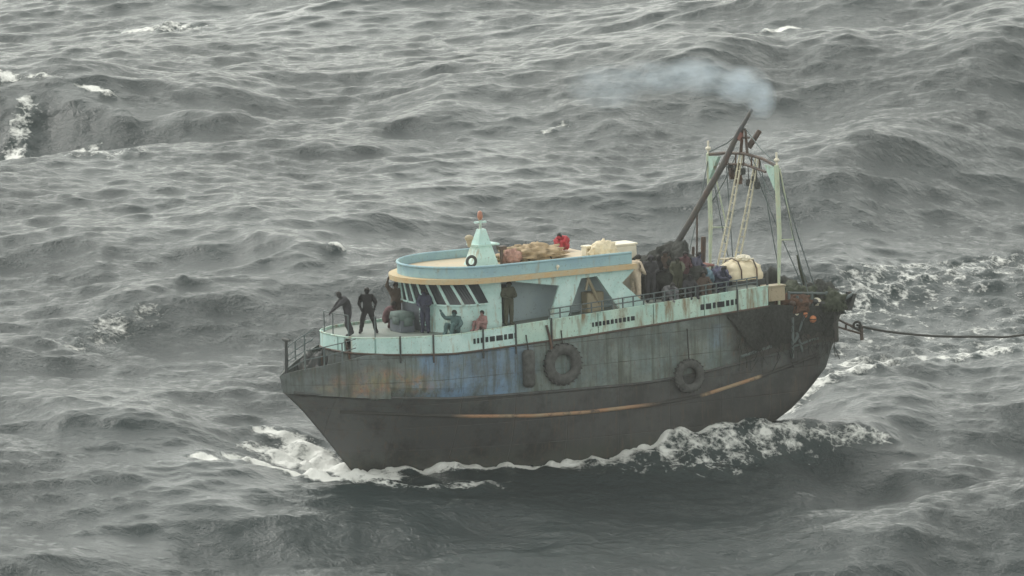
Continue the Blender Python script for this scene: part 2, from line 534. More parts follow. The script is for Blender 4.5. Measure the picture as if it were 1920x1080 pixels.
OUT = outline_port(-6.9)
mb = MB()
for sgn in (1, -1):
    rows = []
    for (x, y) in OUT:
        zb_ = zknuckle(x) - (0.02 if x < 9.9 else 0.15)
        zt_ = band_bot(x)
        row = []
        for j in range(9):
            z = zb_ + (zt_ - zb_) * j / 8
            yy = (min(y, hb(x, z)) if x < 10 else y) - 0.012 if y > 0 else 0
            row.append((x - (0.03 if x > 10.2 else 0), sgn * yy, z))
        rows.append(row)
    mb.grid(rows)
aft_rows = [[(-6.9, s_ * (OUT[-1][1] - 0.03), z) for s_ in (1, -1)] for z in (2.3, 5.1)]
mb.grid(aft_rows)
mb.build("topside_plating", M['topside'], ship, smooth=False)

# stern bulwark (black, open working stern) with rounded rail
stern_top = lerp_tab([(-11, 4.0), (-8.6, 4.25), (-6.9, 4.46)])
mb = MB()
rows_o, rows_i = [], []
for i in range(16):
    x = -6.9 - 3.55 * i / 15
    zt_ = stern_top(x)
    ro = []
    for j in range(7):
        z = zknuckle(x) - 0.1 + (zt_ - zknuckle(x) + 0.1) * j / 6
        X = x if i < 15 else xt(z)
        ro.append((X, hb(min(X, -6.9), 2.6) - 0.02, z))
    rows_o.append(ro)
    rows_i.append([(p[0], p[1] - 0.14, p[2]) for p in ro])
for sgn in (1, -1):
    for R_ in (rows_o, rows_i):
        mb.grid([[(p[0], sgn * p[1], p[2]) for p in r] for r in R_])
    mb.grid([[(o_[-1][0], sgn * o_[-1][1], o_[-1][2]), (q[-1][0], sgn * q[-1][1], q[-1][2])] for o_, q in zip(rows_o, rows_i)])
last = rows_o[-1]
mb.grid([[(p[0], p[1], p[2]), (p[0], -p[1], p[2])] for p in last])
mb.grid([[(p[0] + 0.14, p[1], p[2]), (p[0] + 0.14, -p[1], p[2])] for p in last])
t_ = last[-1]
mb.grid([[(t_[0], t_[1], t_[2]), (t_[0], -t_[1], t_[2])], [(t_[0] + .14, t_[1], t_[2]), (t_[0] + .14, -t_[1], t_[2])]])
mb.build("stern_bulwark", M['topside'], ship)

# knuckle rail, orange rubbing strake, short pale rub bar aft
def side_bar(tab, x0, x1, r, name, mat, sgn=1, zoff=0.0, yoff=0.0, step=0.35, parent=ship):
    pts = []
    n = max(2, int(abs(x1 - x0) / step))
    for i in range(n + 1):
        x = x0 + (x1 - x0) * i / n
        z = tab(x) + zoff
        pts.append((x, sgn * (hb(x, z) + yoff), z))
    return MB().tube(pts, r, 8).build(name, mat, parent, smooth=True)
strake_z = lerp_tab([(-9.4, 2.35), (-6.3, 1.68), (-3.73, 1.20), (-1.67, 1.06), (1.45, 1.03), (3.84, 1.10), (6.92, 1.34), (11, 1.72)])
for sgn in (1, -1):
    side_bar(strake_z, 11.2, -9.2, 0.075, "rubbing_strake", M['strake'], sgn)
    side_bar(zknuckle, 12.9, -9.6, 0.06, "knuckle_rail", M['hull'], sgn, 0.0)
rub = side_bar(lerp_tab([(-7, 2.86), (-5.4, 2.54)]), -5.55, -6.95, 0.06, "rub_bar", M['railgrey'])
tag(rub, label="pale grey rub bar near the stern")
tag(side_bar(lerp_tab([(-9.0, 2.95), (-8.0, 2.72)]), -7.9, -9.2, 0.045, "rub_bar", M['railgrey']), label="short grey rub bar beneath the stern nets")

# decks
deck_z = lambda x: band_top(x) - 0.06
poly = outline_port(-6.9)
full = [(x, y - 0.05 if y else 0) for x, y in poly] + [(x, -(y - 0.05)) for x, y in reversed(poly) if y]
mb = MB()
rows = [[(x, (y - 0.05) * k if y else 0.0, deck_z(x)) for k in (1, .5, 0, -.5, -1)] for x, y in poly]
mb.grid(rows)
mb.build("upper_deck", M['deck'], ship)
mb = MB()
xs_ = [10.0 + 3.1 * i / 12 for i in range(13)]
mb.grid([[(x, hb(x, 2.5) * k * 0.97, zknuckle(x) - 0.12) for k in (1, .5, 0, -.5, -1)] for x in xs_])
mb.build("foredeck", M['deck'], ship)
mb = MB()
xs_ = [-6.9 - 3.45 * i / 8 for i in range(9)]
mb.grid([[(x, (hb(x, 2.6) - .1) * k, 3.35) for k in (1, 0, -1)] for x in xs_])
mb.build("stern_deck", M['deck'], ship)

# deck edge band in panels (painted turquoise plates between stanchions)
def px_panels(lst, sgn, mat):
    for (xa, xb) in lst:
        pts = [p for p in OUT if xb < p[0] < xa]
        seg = [(xa, np_interp_out(xa))] + pts + [(xb, np_interp_out(xb))]
        mbp = MB()
        ro, ri = [], []
        for (x, y) in seg:
            zb_, zt_ = band_bot(x), band_top(x)
            ro.append([(x + (0.02 if x > 10.3 else 0), sgn * (y + 0.02), zb_), (x + (0.02 if x > 10.3 else 0), sgn * (y + 0.02), zt_)])
            ri.append([(x - (0.06 if x > 10.3 else 0), sgn * max(0.0, y - 0.06), zb_), (x - (0.06 if x > 10.3 else 0), sgn * max(0.0, y - 0.06), zt_)])
        mbp.grid(ro); mbp.grid(ri)
        mbp.grid([[a[1], b[1]] for a, b in zip(ro, ri)])
        mbp.grid([[a[0], b[0]] for a, b in zip(ro, ri)])
        for e in (0, -1):
            mbp.add([ro[e][0], ro[e][1], ri[e][1], ri[e][0]], [(0, 1, 2, 3)])
        mbp.build("edge_panel", mat, ship)
def np_interp_out(x):
    xs = [p[0] for p in OUT][::-1]
    ys = [p[1] for p in OUT][::-1]
    return float(np.interp(x, xs, ys))
# the front plates (across the bow of the upper deck) then along the sides
mbf = {}
front = [p for p in OUT if p[0] > 10.3]
def front_panel(pts, mat):
    mbp = MB()
    ro = [[(x + .03, y, band_bot(x)), (x + .03, y, band_top(x))] for x, y in pts]
    ri = [[(x - .06, y * .98, band_bot(x)), (x - .06, y * .98, band_top(x))] for x, y in pts]
    mbp.grid(ro); mbp.grid(ri)
    mbp.grid([[a[1], b[1]] for a, b in zip(ro, ri)]); mbp.grid([[a[0], b[0]] for a, b in zip(ro, ri)])
    for e in (0, -1):
        mbp.add([ro[e][0], ro[e][1], ri[e][1], ri[e][0]], [(0, 1, 2, 3)])
    mbp.build("edge_panel", mat, ship)
front_panel([(10.9, -0.95), (10.98, -0.5), (11.0, 0), (10.98, 0.42)], M['cyan'])
front_panel([(10.97, 0.5), (10.92, 0.85)], M['cyan'])
front_panel([(10.82, 1.2), (10.75, 1.35), (10.5, 1.7), (10.22, 1.96)], M['cyan'])
front_panel([(10.2, -1.98), (10.5, -1.7), (10.75, -1.35), (10.88, -1.0)], M['cyan'])
PAN = [(10.17, 9.42), (9.38, 8.15), (8.11, 6.05), (6.01, 4.6), (4.56, 3.02), (2.94, 0.9), (0.86, -1.6), (-1.64, -3.9), (-3.94, -5.4), (-5.44, -6.85)]
px_panels(PAN[:4], 1, M['cyan'])
px_panels(PAN[4:], 1, M['cyan_worn'])
px_panels(PAN, -1, M['cyan_worn'])
# bottom rail of the band (rust stained)
for sgn in (1, -1):
    MB().tube([(x + (.03 if x > 10.2 else 0), sgn * (y + 0.02 if y else 0), band_bot(x) - 0.03) for x, y in OUT], 0.045, 6).build("band_rail", M['rusty'], ship, smooth=True)
    MB().tube([(x + (.03 if x > 10.2 else 0), sgn * (y - 0.02 if y else 0), band_top(x) + 0.02) for x, y in OUT], 0.035, 6).build("band_cap", M['cyan_worn'], ship, smooth=True)
# dark stanchions on the band seams and a hanging pipe
st = None
for x in (9.40, 8.13, 6.03, 4.58, 2.98, -5.42):
    y = np_interp_out(x) + 0.05
    MB().tube([(x, y, band_bot(x) - 0.35), (x, y, band_top(x) + 0.1)], 0.035, 6).build("stanchion", M['steel'], ship)
# freeing port slots, three rows: flat strips painted with the shade of openings
def slots(x0, widths, gap, h):
    x = x0
    for w_ in widths:
        z = band_bot(x) + 0.36
        y = np_interp_out(x - w_ / 2) + 0.028
        MB().box((x - w_ / 2, y, z), (w_, 0.024, h)).build("drain_slot", M['slot'], ship)
        x -= w_ + gap
slots(6.45, (.09, .09, .14, .12, .22, .28, .12, .2, .08), .07, .20)
slots(1.15, (.07, .1, .1, .1, .12, .12, .1, .12, .12, .1, .16), .07, .17)
slots(-3.75, (.16, .24, .12, .32, .14, .12, .12), .08, .22)

# bow: grey bulwark round the foredeck, post, windlass, mesh frame
mb = MB()
bul_top = lerp_tab([(9.6, 3.98), (10.5, 3.98), (11.3, 3.75), (12.8, 3.4), (13.3, 3.2)])
for sgn in (1, -1):
    ro, ri = [], []
    for i in range(14):
        x = 9.75 + (13.22 - 9.75) * i / 13
        y = hb(x, 2.55)
        z0, z1 = zknuckle(x) - 0.05, bul_top(x)
        ro.append([(x, sgn * y, z0), (x + .12 * (x > 10.6), sgn * (y + .015), z1)])
        ri.append([(x, sgn * max(0, y - .08), z0), (x + .08, sgn * max(0, y - .05), z1)])
    mb.grid(ro); mb.grid(ri)
    mb.grid([[a[1], b[1]] for a, b in zip(ro, ri)])
bb = mb.build("bow_bulwark", M['topside'], ship)
bp_ = MB().tube([(13.06, 0, 2.55), (13.02, 0, 4.6)], [.075, .06], 8)
bp_.tube([(13.02, -.28, 4.6), (13.02, .28, 4.6)], .05, 6)
bp_.box((13.02, 0, 3.2), (.2, .2, .12))
bp_.build("bow_post", M['steel'], ship)
wb = MB()
for y in (-.75, .75):
    wb.box((11.75, y, 2.85), (.5, .12, .9), taper=.6)
wb.tube([(11.75, -.95, 3.1), (11.75, -.6, 3.1), (11.75, -.58, 3.1), (11.75, .58, 3.1), (11.75, .6, 3.1), (11.75, .95, 3.1)], [.26, .26, .16, .16, .26, .26], 12)
wb.build("windlass", M['steel'], ship)
rb = MB()
for (xa, ya) in ((12.6, .7), (12.0, 1.15), (11.4, 1.5), (12.6, -.7), (12.0, -1.15), (11.4, -1.5)):
    rb.tube([(xa, ya, bul_top(xa) - .05), (xa, ya, bul_top(xa) + .75)], .028, 6)
for h in (.4, .75):
    for sgn in (1, -1):
        rb.tube([(13.0, 0, 3.0 + h)] + [(x, sgn * y, bul_top(x) + h) for x, y in ((12.6, .7), (12.0, 1.15), (11.4, 1.5), (10.9, 1.7))], .022, 6)
rb.build("bow_railing", M['railgrey'], ship)

# ---- wheelhouse
WZ0, WZ1 = 4.45, 6.40
def wh_arc(n=26):
    pts = [(4.75, 2.3), (5.3, 2.3), (6.0, 2.3)]
    for i in range(1, n):
        t = pi / 2 - pi * i / n
        pts.append((6.0 + 1.4 * cos(t), 2.3 * sin(t)))
    pts += [(6.0, -2.3), (5.3, -2.3), (4.75, -2.3)]
    return pts
ARC = wh_arc()
outer = ARC + [(4.75, -1.6), (-0.6, -1.6), (-0.6, 1.6), (4.75, 1.6)]
mb = MB()
k = len(ARC)
mb.prism_z(ARC + [(4.75, -1.62), (4.75, 1.62)], WZ0, WZ1)
mb.build("wheelhouse", M['cyan'], ship)
MB().prism_z([(4.74, 1.6), (4.74, -1.6), (-0.6, -1.6), (-0.6, 1.6)], WZ0, WZ1).build("deckhouse", M['wallblue'], ship)
# flat dark plate paints the shade of the open doorway behind the wheelhouse
d_ = MB().box((4.45, 1.615, 5.35), (.62, .03, 1.6)).build("door", M['slot'], ship)
MB().tube([(4.72, 1.66, 5.3), (4.72, 1.66, 5.5)], .02, 6).build("handle", M['railgrey'], d_)
# dark sheet: shade on the wheelhouse front put into the colour
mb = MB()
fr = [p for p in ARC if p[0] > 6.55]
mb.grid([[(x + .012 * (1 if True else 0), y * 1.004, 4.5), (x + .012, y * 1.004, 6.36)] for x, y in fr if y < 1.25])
mb.build("front_shade_sheet", M['shadewall'], ship)
# louvre panel at the port front corner
def arc_at(s):
    """walk the wheelhouse wall from the aft port end; returns point and outward normal"""
    acc = 0
    for a, b in zip(ARC, ARC[1:]):
        l = sqrt((b[0] - a[0]) ** 2 + (b[1] - a[1]) ** 2)
        if acc + l >= s:
            t = (s - acc) / l
            d = Vector((b[0] - a[0], b[1] - a[1])).normalized()
            return (a[0] + (b[0] - a[0]) * t, a[1] + (b[1] - a[1]) * t), Vector((d.y * 1, -d.x)) if Vector((d.y, -d.x)).dot(Vector((a[0] - 4, a[1]))) > 0 else Vector((-d.y, d.x))
        acc += l
    return ARC[-1], Vector((0, -1))
def wall_quad(mbx, s0, s1, z0, z1, shift, off, th, n=2):
    """a small plate on the curved wall, leaning forward by `shift` at its top"""
    ro, ri = [], []
    for i in range(n + 1):
        s = s0 + (s1 - s0) * i / n
        (pb, nb), (pt, nt_) = arc_at(s), arc_at(s + shift)
        ro.append([(pb[0] + nb.x * (off + th), pb[1] + nb.y * (off + th), z0), (pt[0] + nt_.x * (off + th), pt[1] + nt_.y * (off + th), z1)])
        ri.append([(pb[0] + nb.x * off, pb[1] + nb.y * off, z0), (pt[0] + nt_.x * off, pt[1] + nt_.y * off, z1)])
    mbx.grid(ro); mbx.grid(ri)
    for q in (0, 1):
        mbx.grid([[a[q], b[q]] for a, b in zip(ro, ri)])
    for e in (0, -1):
        mbx.add([ro[e][0], ro[e][1], ri[e][1], ri[e][0]], [(0, 1, 2, 3)])
s = 0.62
while s < 7.2:
    w_ = .44
    fm = MB()
    wall_quad(fm, s - .05, s, 5.58, 6.36, .42, .002, .10)
    wall_quad(fm, s + w_, s + w_ + .05, 5.58, 6.36, .42, .002, .10)
    wall_quad(fm, s, s + w_, 5.54, 5.60, .0, .004, .10)
    wo_ = fm.build("window", M['cyan'], ship)
    pn = MB()
    wall_quad(pn, s, s + w_, 5.60, 6.37, .42, .003, .065, 4)
    pn.build("pane", M['glass'], wo_)
    s += w_ + .11
s0 = 3.05
lv = MB()
for i in range(7):
    z = 4.72 + i * .115
    wall_quad(lv, s0, s0 + .62, z, z + .08, 0, .006, .05 if i % 2 else .03)
lv.build("louvre_panel", M['cyan'], ship)

# ---- side frames (portal) port and starboard
def portal(sgn):
    y0, y1 = sgn * 2.56, sgn * 2.66
    z0 = lambda x: deck_z(x) - .02
    A = MB()
    # pillar between the two openings with its gusset under the roof
    A.prism_y([(2.87, z0(2.87)), (2.37, 6.03), (4.4, 6.36), (4.4, 6.40), (1.38, 6.40), (1.38, 6.22), (2.05, z0(2.05))], y0, y1)
    o = A.build("side_frame", M['cyan'], ship)
    B = MB()
    B.prism_y([(1.38, 6.40), (1.38, 6.225), (0.67, 6.245), (-.35, z0(-.35)), (-1.6, z0(-1.6)), (-.45, 5.89), (-.98, 6.33), (-1.0, 6.40)], y0, y1)
    B.build("side_frame", M['cyan'], ship)
portal(1); portal(-1)
MB().tube([(0.95, 2.4, 6.2), (0.2, 2.1, 5.0)], .07, 6).tube([(0.9, 2.4, 6.2), (1.0, 2.35, 5.7)], .05, 6).build("diagonal_brace", M['tan'], ship)
mb = MB()
mb.box((.45, 1.9, 5.15), (.75, .5, .8))
mb.build("side_locker", M['tan'], ship, bevel=.03)

# ---- roof
def stadium(cx, tip, hw, x_end, n=20, y_end=None):
    pts = []
    for i in range(n + 1):
        t = pi / 2 - pi * i / n
        pts.append((cx + (tip - cx) * cos(t), hw * sin(t)))
    return [(x_end, hw)] + [(x_end + (cx - x_end) * k / 6, hw) for k in range(1, 6)] + pts + [(x_end + (cx - x_end) * (6 - k) / 6, -hw) for k in range(1, 6)] + [(x_end, -hw)]
mb = MB()
mb.prism_z(stadium(5.0, 8.05, 2.82, -1.05), 6.405, 6.60)
mb.build("roof", M['brim'], ship)
roof_o = bpy.data.objects["roof"]
def wall_strip(pts, z0, z1, th):
    m_ = MB()
    ro, ri = [], []
    for i, p in enumerate(pts):
        a, b = pts[max(i - 1, 0)], pts[min(i + 1, len(pts) - 1)]
        d = Vector((b[0] - a[0], b[1] - a[1])).normalized()
        n = Vector((-d.y, d.x))
        if n.dot(Vector((p[0] - 3, p[1]))) > 0:
            n = -n
        q = (p[0] + n.x * th, p[1] + n.y * th)
        ro.append([(p[0], p[1], z0), (p[0], p[1], z1)])
        ri.append([(q[0], q[1], z0), (q[0], q[1], z1)])
    m_.grid(ro); m_.grid(ri)
    for k_ in (0, 1):
        m_.grid([[a[k_], b[k_]] for a, b in zip(ro, ri)])
    for e in (0, -1):
        m_.add([ro[e][0], ro[e][1], ri[e][1], ri[e][0]], [(0, 1, 2, 3)])
    return m_
st_ = stadium(5.0, 7.68, 2.60, -0.95)
st_ = [p for p in st_ if not (p[1] < -2.5 and p[0] < 2.3)]
wall_strip(st_, 6.603, 7.0, .07).build("roof_rim", M['rim'], roof_o)
MB().tube([(p[0], p[1] * .99, 7.02) for p in st_], .055, 8).build("rim_rail", M['rim'], roof_o, smooth=True)
mb = MB()
mb.prism_z(stadium(5.0, 7.55, 2.5, -0.9), 6.601, 6.74)
mb.build("roof_deck", M['roofdeck'], roof_o)
lm = MB().ball((2.4, 2.64, 6.78), (.07, .07, .07)).tube([(2.4, 2.6, 6.66), (2.4, 2.64, 6.74)], .03, 6)
lm.build("side_lamp", M['whitebox'], roof_o)

# ---- signal tower on the roof
tw = MB()
tx = 4.25
tw.add([(tx + a, b, 6.74) for a, b in ((.55, .5), (-.45, .5), (-.45, -.5), (.55, -.5))] + [(tx + a, b, 8.15) for a, b in ((.14, .13), (-.12, .13), (-.12, -.13), (.14, -.13))],
       [(0, 1, 5, 4), (1, 2, 6, 5), (2, 3, 7, 6), (3, 0, 4, 7), (4, 5, 6, 7)])
tw.box((tx - .05, 0, 7.55), (1.05, .75, .06))
tw.tube([(tx + .05, 0, 8.15), (tx + .05, 0, 8.5)], .05, 6)
tw.box((tx + .05, 0, 8.42), (.5, .12, .06))
twr = tw.build("signal_tower", M['cyan'], ship)
MB().tube([(tx + .05, 0, 8.5), (tx + .05, 0, 8.62), (tx + .05, 0, 8.8), (tx + .05, 0, 8.86)], [.07, .11, .09, .03], 10).build("lamp", M['lampred'], twr, smooth=True)
MB().tube([(tx + .62, .1, 7.5), (tx + .62, .1, 7.75)], [.05, .12], 8).ball((tx + .62, .1, 7.85), (.17, .17, .13)).build("searchlight", M['tan'], twr)
lr = MB().torus((tx + .8, .55, 7.0), .19, .06, 'Y')
lr.build("ring_bracket", M['steel'], twr, smooth=True)
MB().tube([(tx - .7, .3, 6.74), (tx - .7, .3, 7.35)], .07, 8).box((tx - .7, .3, 7.38), (.3, .3, .14)).build("vent_pipe", M['rusty'], ship)

# ---- railing port and starboard on the band, from the wheelhouse door aft
post_me = None
for sgn in (1, -1):
    pts = [(3.0 - i * (9.4 / 40)) for i in range(41)]
    rmb = MB()
    for h in (.24, .44):
        rmb.tube([(x, sgn * (np_interp_out(x) - .05), band_top(x) + h) for x in pts], .024, 6)
    rail = rmb.build("railing", M['railgrey'], ship, smooth=True)
    for x in pts[::2]:
        if post_me is None:
            p0 = MB().tube([(0, 0, 0), (0, 0, .45)], .03, 6).build("rail_post", M['railgrey'], rail)
            post_me = p0.data
        else:
            p0 = bpy.data.objects.new("rail_post", post_me)
            COL.objects.link(p0)
            p0.parent = rail
        p0.location = (x, sgn * (np_interp_out(x) - .05), band_top(x))
# forward light rail at the bow end of the upper deck
rmb = MB()
for (x, y) in ((10.9, -.9), (11.0, 0), (10.86, 1.0), (10.2, 1.95)):
    rmb.tube([(x - .05, y * .97, band_top(x)), (x - .05, y * .97, band_top(x) + .85)], .025, 6)
rmb.tube([(10.85, -.87, 5.44), (10.95, 0, 5.44), (10.81, .97, 5.44)], .022, 6)
rmb.build("front_railing", M['railgrey'], ship)

# tan locker plate at aft end of the band
mb = MB().box((-7.35, 2.55, 4.86), (.8, .5, .55)).box((-7.35, 2.55, 5.17), (.9, .56, .06))
mb.build("stern_locker", M['tan'], ship, bevel=.02)
MB().tube([(-7.0, 2.7, 4.5), (-7.0, 2.7, 5.75)], .05, 8).build("stanchion", M['steel'], ship)

# ---- stern gantry
ga = MB()
def gleg(sgn):
    g = MB()
    g.tube([(-7.55, sgn * 2.62, 3.5), (-7.58, sgn * 2.62, 5.3), (-7.66, sgn * 2.62, 7.1), (-7.62, sgn * 2.58, 9.9)], [.05, .055, .09, .10], 8)
    g.tube([(-8.35, sgn * 2.55, 6.9), (-7.75, sgn * 2.6, 9.75)], .03, 6)
    g.tube([(-8.35, sgn * 2.55, 6.9), (-7.66, sgn * 2.62, 6.95)], .03, 6)
    return g.build("gantry_leg", M['palegreen'], ship)
for sgn in (1, -1):
    lg = gleg(sgn)
    gs = MB().prism_z([(0, 0), (0, 0), (0, 0)], 0, 0) if False else MB()
    y = sgn
    gs.add([(-7.55, y * 2.5, 9.8), (-7.55, y * 1.75, 9.85), (-7.55, y * 2.5, 8.9), (-7.7, y * 2.5, 9.8), (-7.7, y * 1.75, 9.85), (-7.7, y * 2.5, 8.9)],
           [(0, 1, 2), (3, 5, 4), (0, 3, 4, 1), (1, 4, 5, 2), (2, 5, 3, 0)])
    gs.build("gusset", M['cyan_worn'], lg)
    MB().ball((-7.62, sgn * 2.6, 10.10), (.11, .11, .08)).tube([(-7.62, sgn * 2.6, 9.9), (-7.62, sgn * 2.6, 10.4)], .04, 6).build("masthead_lamp", M['whitebox'], lg)
g = MB()
g.tube([(-7.62, 2.6, 9.85), (-7.68, 1.4, 10.05), (-7.7, 0, 10.12), (-7.68, -1.4, 10.02), (-7.62, -2.6, 9.85)], .06, 8)
g.tube([(-7.62, 1.75, 9.55), (-7.7, 0, 9.7), (-7.62, -1.75, 9.55)], .05, 6)
for y in (-1.2, -.6, 0, .6, 1.2):
    g.tube([(-7.66, y, 9.62), (-7.69, y, 10.08)], .035, 6)
g.build("crossbeam", M['rusty'], ship)
tm = MB()
tm.tube([(-7.7, -.25, 10.1), (-7.74, -.1, 11.2)], [.07, .05], 8)
tm.tube([(-7.7, .25, 10.1), (-7.76, .05, 11.1)], [.06, .05], 8)
tm.box((-7.75, .0, 10.75), (.2, .5, .06))
tm.tube([(-7.85, .1, 10.35), (-8.3, .25, 11.0)], [.13, .1], 8)
tm.build("topmast", M['rusty'], ship)
# blocks hanging from the crossbeam
for (y, z, r) in ((-.85, 9.25, .2), (-.45, 9.05, .17), (-.55, 9.45, .15), (-1.05, 9.5, .14), (.3, 9.0, .12), (.75, 9.15, .13), (.95, 8.95, .14), (-.1, 9.4, .12)):
    bk = MB().torus((-7.7, y, z), r * .7, r * .4, 'Y', 14, 6).box((-7.7, y, z), (r * 1.6, r * .5, r * 2.2))
    bk.tube([(-7.7, y, z + r), (-7.69, y, 9.66)], .02, 5)
    bk.build("pulley_block", M['rusty'] if r > .16 else M['steel'], ship)
# warps running down to the winch, in two pairs
wtab = [((-7.72, -.35, 10.05), (-6.35, 0, 5.75)), ((-7.72, -.15, 10.05), (-6.5, .12, 5.7)), ((-7.78, .75, 10.0), (-6.85, .35, 5.7)), ((-7.78, .95, 10.0), (-7.0, .5, 5.7))]
for a, b in wtab:
    n = 10
    pts = [Vector(a).lerp(Vector(b), i / n) + Vector((0, 0, -.10 * sin(pi * i / n))) for i in range(n + 1)]
    MB().tube(pts, .035, 6).build("warp", M['rope'], ship)
for (a, b), (c, d) in ((wtab[0], wtab[1]), (wtab[2], wtab[3])):
    for i in range(1, 14):
        t = i / 14
        p, q = Vector(a).lerp(Vector(b), t), Vector(c).lerp(Vector(d), t)
        rl = MB().tube([p, q], .014, 4).build("ratline", M['rope'], ship)
# thin stays
for i, (a, b) in enumerate((((-7.62, -2.55, 9.8), (-6.2, -2.3, 5.2)), ((-7.66, 2.6, 9.8), (-9.6, 2.4, 4.2)), ((-7.72, 0, 11.1), (2.6, -2.4, 6.9)), ((-7.72, .2, 10.2), (-10.3, 0.3, 4.2)), ((-7.6, -2.5, 9.8), (-8.6, -2.5, 4.5)), ((-7.7, .6, 10), (-7.75, 2.55, 8.2)), ((-7.7, -.6, 10), (-7.7, -2.5, 8.0)), ((-7.76, .05, 11.1), (-7.62, 2.58, 9.95)), ((-7.76, 0, 11.1), (-7.62, -2.58, 9.95)), ((-7.62, 2.6, 9.9), (-8.9, 2.7, 4.6)), ((-6.71, 0, 9.73), (-7.68, -1.2, 10.0)), ((-7.7, 1.2, 10), (-8.4, 1.4, 5.2)), ((-7.7, -1.4, 9.9), (-7.9, -1.3, 5)))):
    if i == 2:
        continue
    MB().tube([a, ((a[0]+b[0])/2, (a[1]+b[1])/2, (a[2]+b[2])/2 - .12), b], .022, 5).build("stay", M['railgrey'], ship)
# derrick boom
bo = MB().tube([(-3.85, .0, 5.9), (-5.2, 0, 7.7), (-6.71, 0, 9.73), (-7.5, 0, 11.0), (-8.11, 0, 11.83)], [.125, .125, .13, .10, .07], 10)
bo.build("derrick_boom", M['boom'], ship, smooth=True)
MB().tube([(-7.4, 0, 10.7), (-7.56, 0, 10.95)], .13, 10).build("boom_collar", M['redbrown'], ship)
MB().tube([(-3.85, 0, 4.9), (-3.85, 0, 6.0)], .22, 10).box((-3.85, 0, 5.05), (.9, .9, .3)).build("boom_pedestal", M['rusty'], ship)
# inner posts near winch
for (x, y, z1, r) in ((-5.6, 0.1, 7.0, .10), (-5.3, -.2, 6.6, .06), (-5.75, -.6, 7.9, .04)):
    MB().tube([(x, y, 5.0), (x - .1, y, z1)], r, 8).build("samson_post", M['rusty'], ship)
# winch
wi = MB()
wi.tube([(-6.0, -1.1, 5.5), (-6.0, -.9, 5.5), (-6.0, -.88, 5.5), (-6.0, .88, 5.5), (-6.0, .9, 5.5), (-6.0, 1.1, 5.5)], [.42, .42, .22, .22, .42, .42], 14)
for y in (-1.15, 1.15):
    wi.box((-6.0, y, 5.3), (.8, .1, .75), taper=.6)
wi.build("winch", M['steel'], ship)
# funnel-side exhaust elbow at boom head is only pipework
# stern poles and outrigger
MB().tube([(-10.45, 0, 3.9), (-10.38, 0, 4.7), (-10.15, 0, 5.4), (-10.02, 0, 5.9)], [.13, .11, .07, .03], 8).build("stern_pole", M['netgreen'], ship, smooth=True)
orr = MB().tube([(-10.2, 2.55, 3.62), (-11.2, 2.8, 3.05)], .05, 6).tube([(-10.2, 2.45, 3.3), (-11.2, 2.8, 2.95)], .045, 6).tube([(-11.2, 2.8, 3.25), (-11.22, 2.8, 2.7)], .07, 6)
orr.tube([(-10.6, 2.62, 3.35), (-10.62, 2.6, 3.15)], .04, 6)
orr.build("towing_bracket", M['rusty'], ship)
# lattice of rails and bars round the working stern
sr = MB()
for (x, y, z0, z1) in ((-7.95, 2.75, 2.6, 4.9), (-8.3, 2.8, 2.9, 4.7), (-9.0, 2.75, 3.6, 4.8), (-9.7, 2.7, 3.7, 4.75), (-10.3, 2.6, 3.8, 4.7), (-10.5, 1.3, 3.8, 4.7), (-10.5, -.4, 3.8, 4.75), (-10.5, -1.8, 3.8, 4.7), (-9.2, -2.7, 3.8, 4.8)):
    sr.tube([(x, y, z0), (x, y, z1)], .055, 6)
sr.tube([(-7.95, 2.78, 4.85), (-9.0, 2.75, 4.75), (-10.3, 2.62, 4.6), (-10.6, 1.3, 4.62), (-10.6, -1.8, 4.65), (-9.2, -2.7, 4.75)], .05, 6)
sr.tube([(-7.95, 2.78, 4.45), (-9.0, 2.78, 4.4), (-10.35, 2.66, 4.25)], .04, 6)
sr.build("stern_rail", M['railgrey'], ship)
for (a, b, r) in (((-7.9, 3.0, 2.3), (-7.95, 2.98, 3.9), .06), ((-8.0, 3.02, 2.9), (-8.5, 2.95, 3.9), .05), ((-8.4, 2.95, 2.5), (-8.1, 3.0, 3.3), .05), ((-10.3, 2.4, 4.2), (-11.3, 2.1, 4.45), .07), ((-10.35, 1.2, 4.3), (-11.2, 2.0, 4.3), .06)):
    MB().tube([a, b], r, 6).build("trawl_bar", M['railgrey'], ship)
rnd_s = random.Random(21)
for i in range(26):
    x = rnd_s.uniform(-10.4, -7.6); y = rnd_s.choice((rnd_s.uniform(2.2, 2.85), rnd_s.uniform(-1, 2.5))); z = rnd_s.uniform(3.5, 4.6)
    d = Vector((rnd_s.uniform(-.8, .8), rnd_s.uniform(-.3, .3), rnd_s.uniform(-.5, .6)))
    p = Vector((x, y, z))
    MB().tube([p, p + d * .55 + Vector((0, 0, .05)), p + d], rnd_s.uniform(.02, .05), 6).build("trawl_bar", rnd_s.choice((M['steel'], M['rusty'], M['railgrey'], M['rusty'])), ship)
for i in range(7):
    x = -8.0 - i * .36
    MB().ball((x, hb(x, 2.6) + .02, stern_top(x) + .12 + .1 * (i % 2)), (.13, .13, .11), 10, 8).build("roller", rnd_s.choice((M['rusty'], M['steel'])), ship, smooth=True)
# trawl door (otter board) hung at the stern corner
td = MB().box((-11.05, 2.0, 4.15), (.16, .5, .65), lean=(-.25, 0)).box((-11.15, 2.0, 4.3), (.2, .12, .5))
td.build("otter_board", M['steel'], ship)

# ------------------------------------------------------------------ things on, in and hanging from the ship
def on_ship(o, loc, heading=0.0, tilt=0.0):
    o.matrix_world = SHIP_M @ Matrix.Translation(loc) @ Matrix.Rotation(heading, 4, 'Z') @ Matrix.Rotation(tilt, 4, 'Y')
    return o

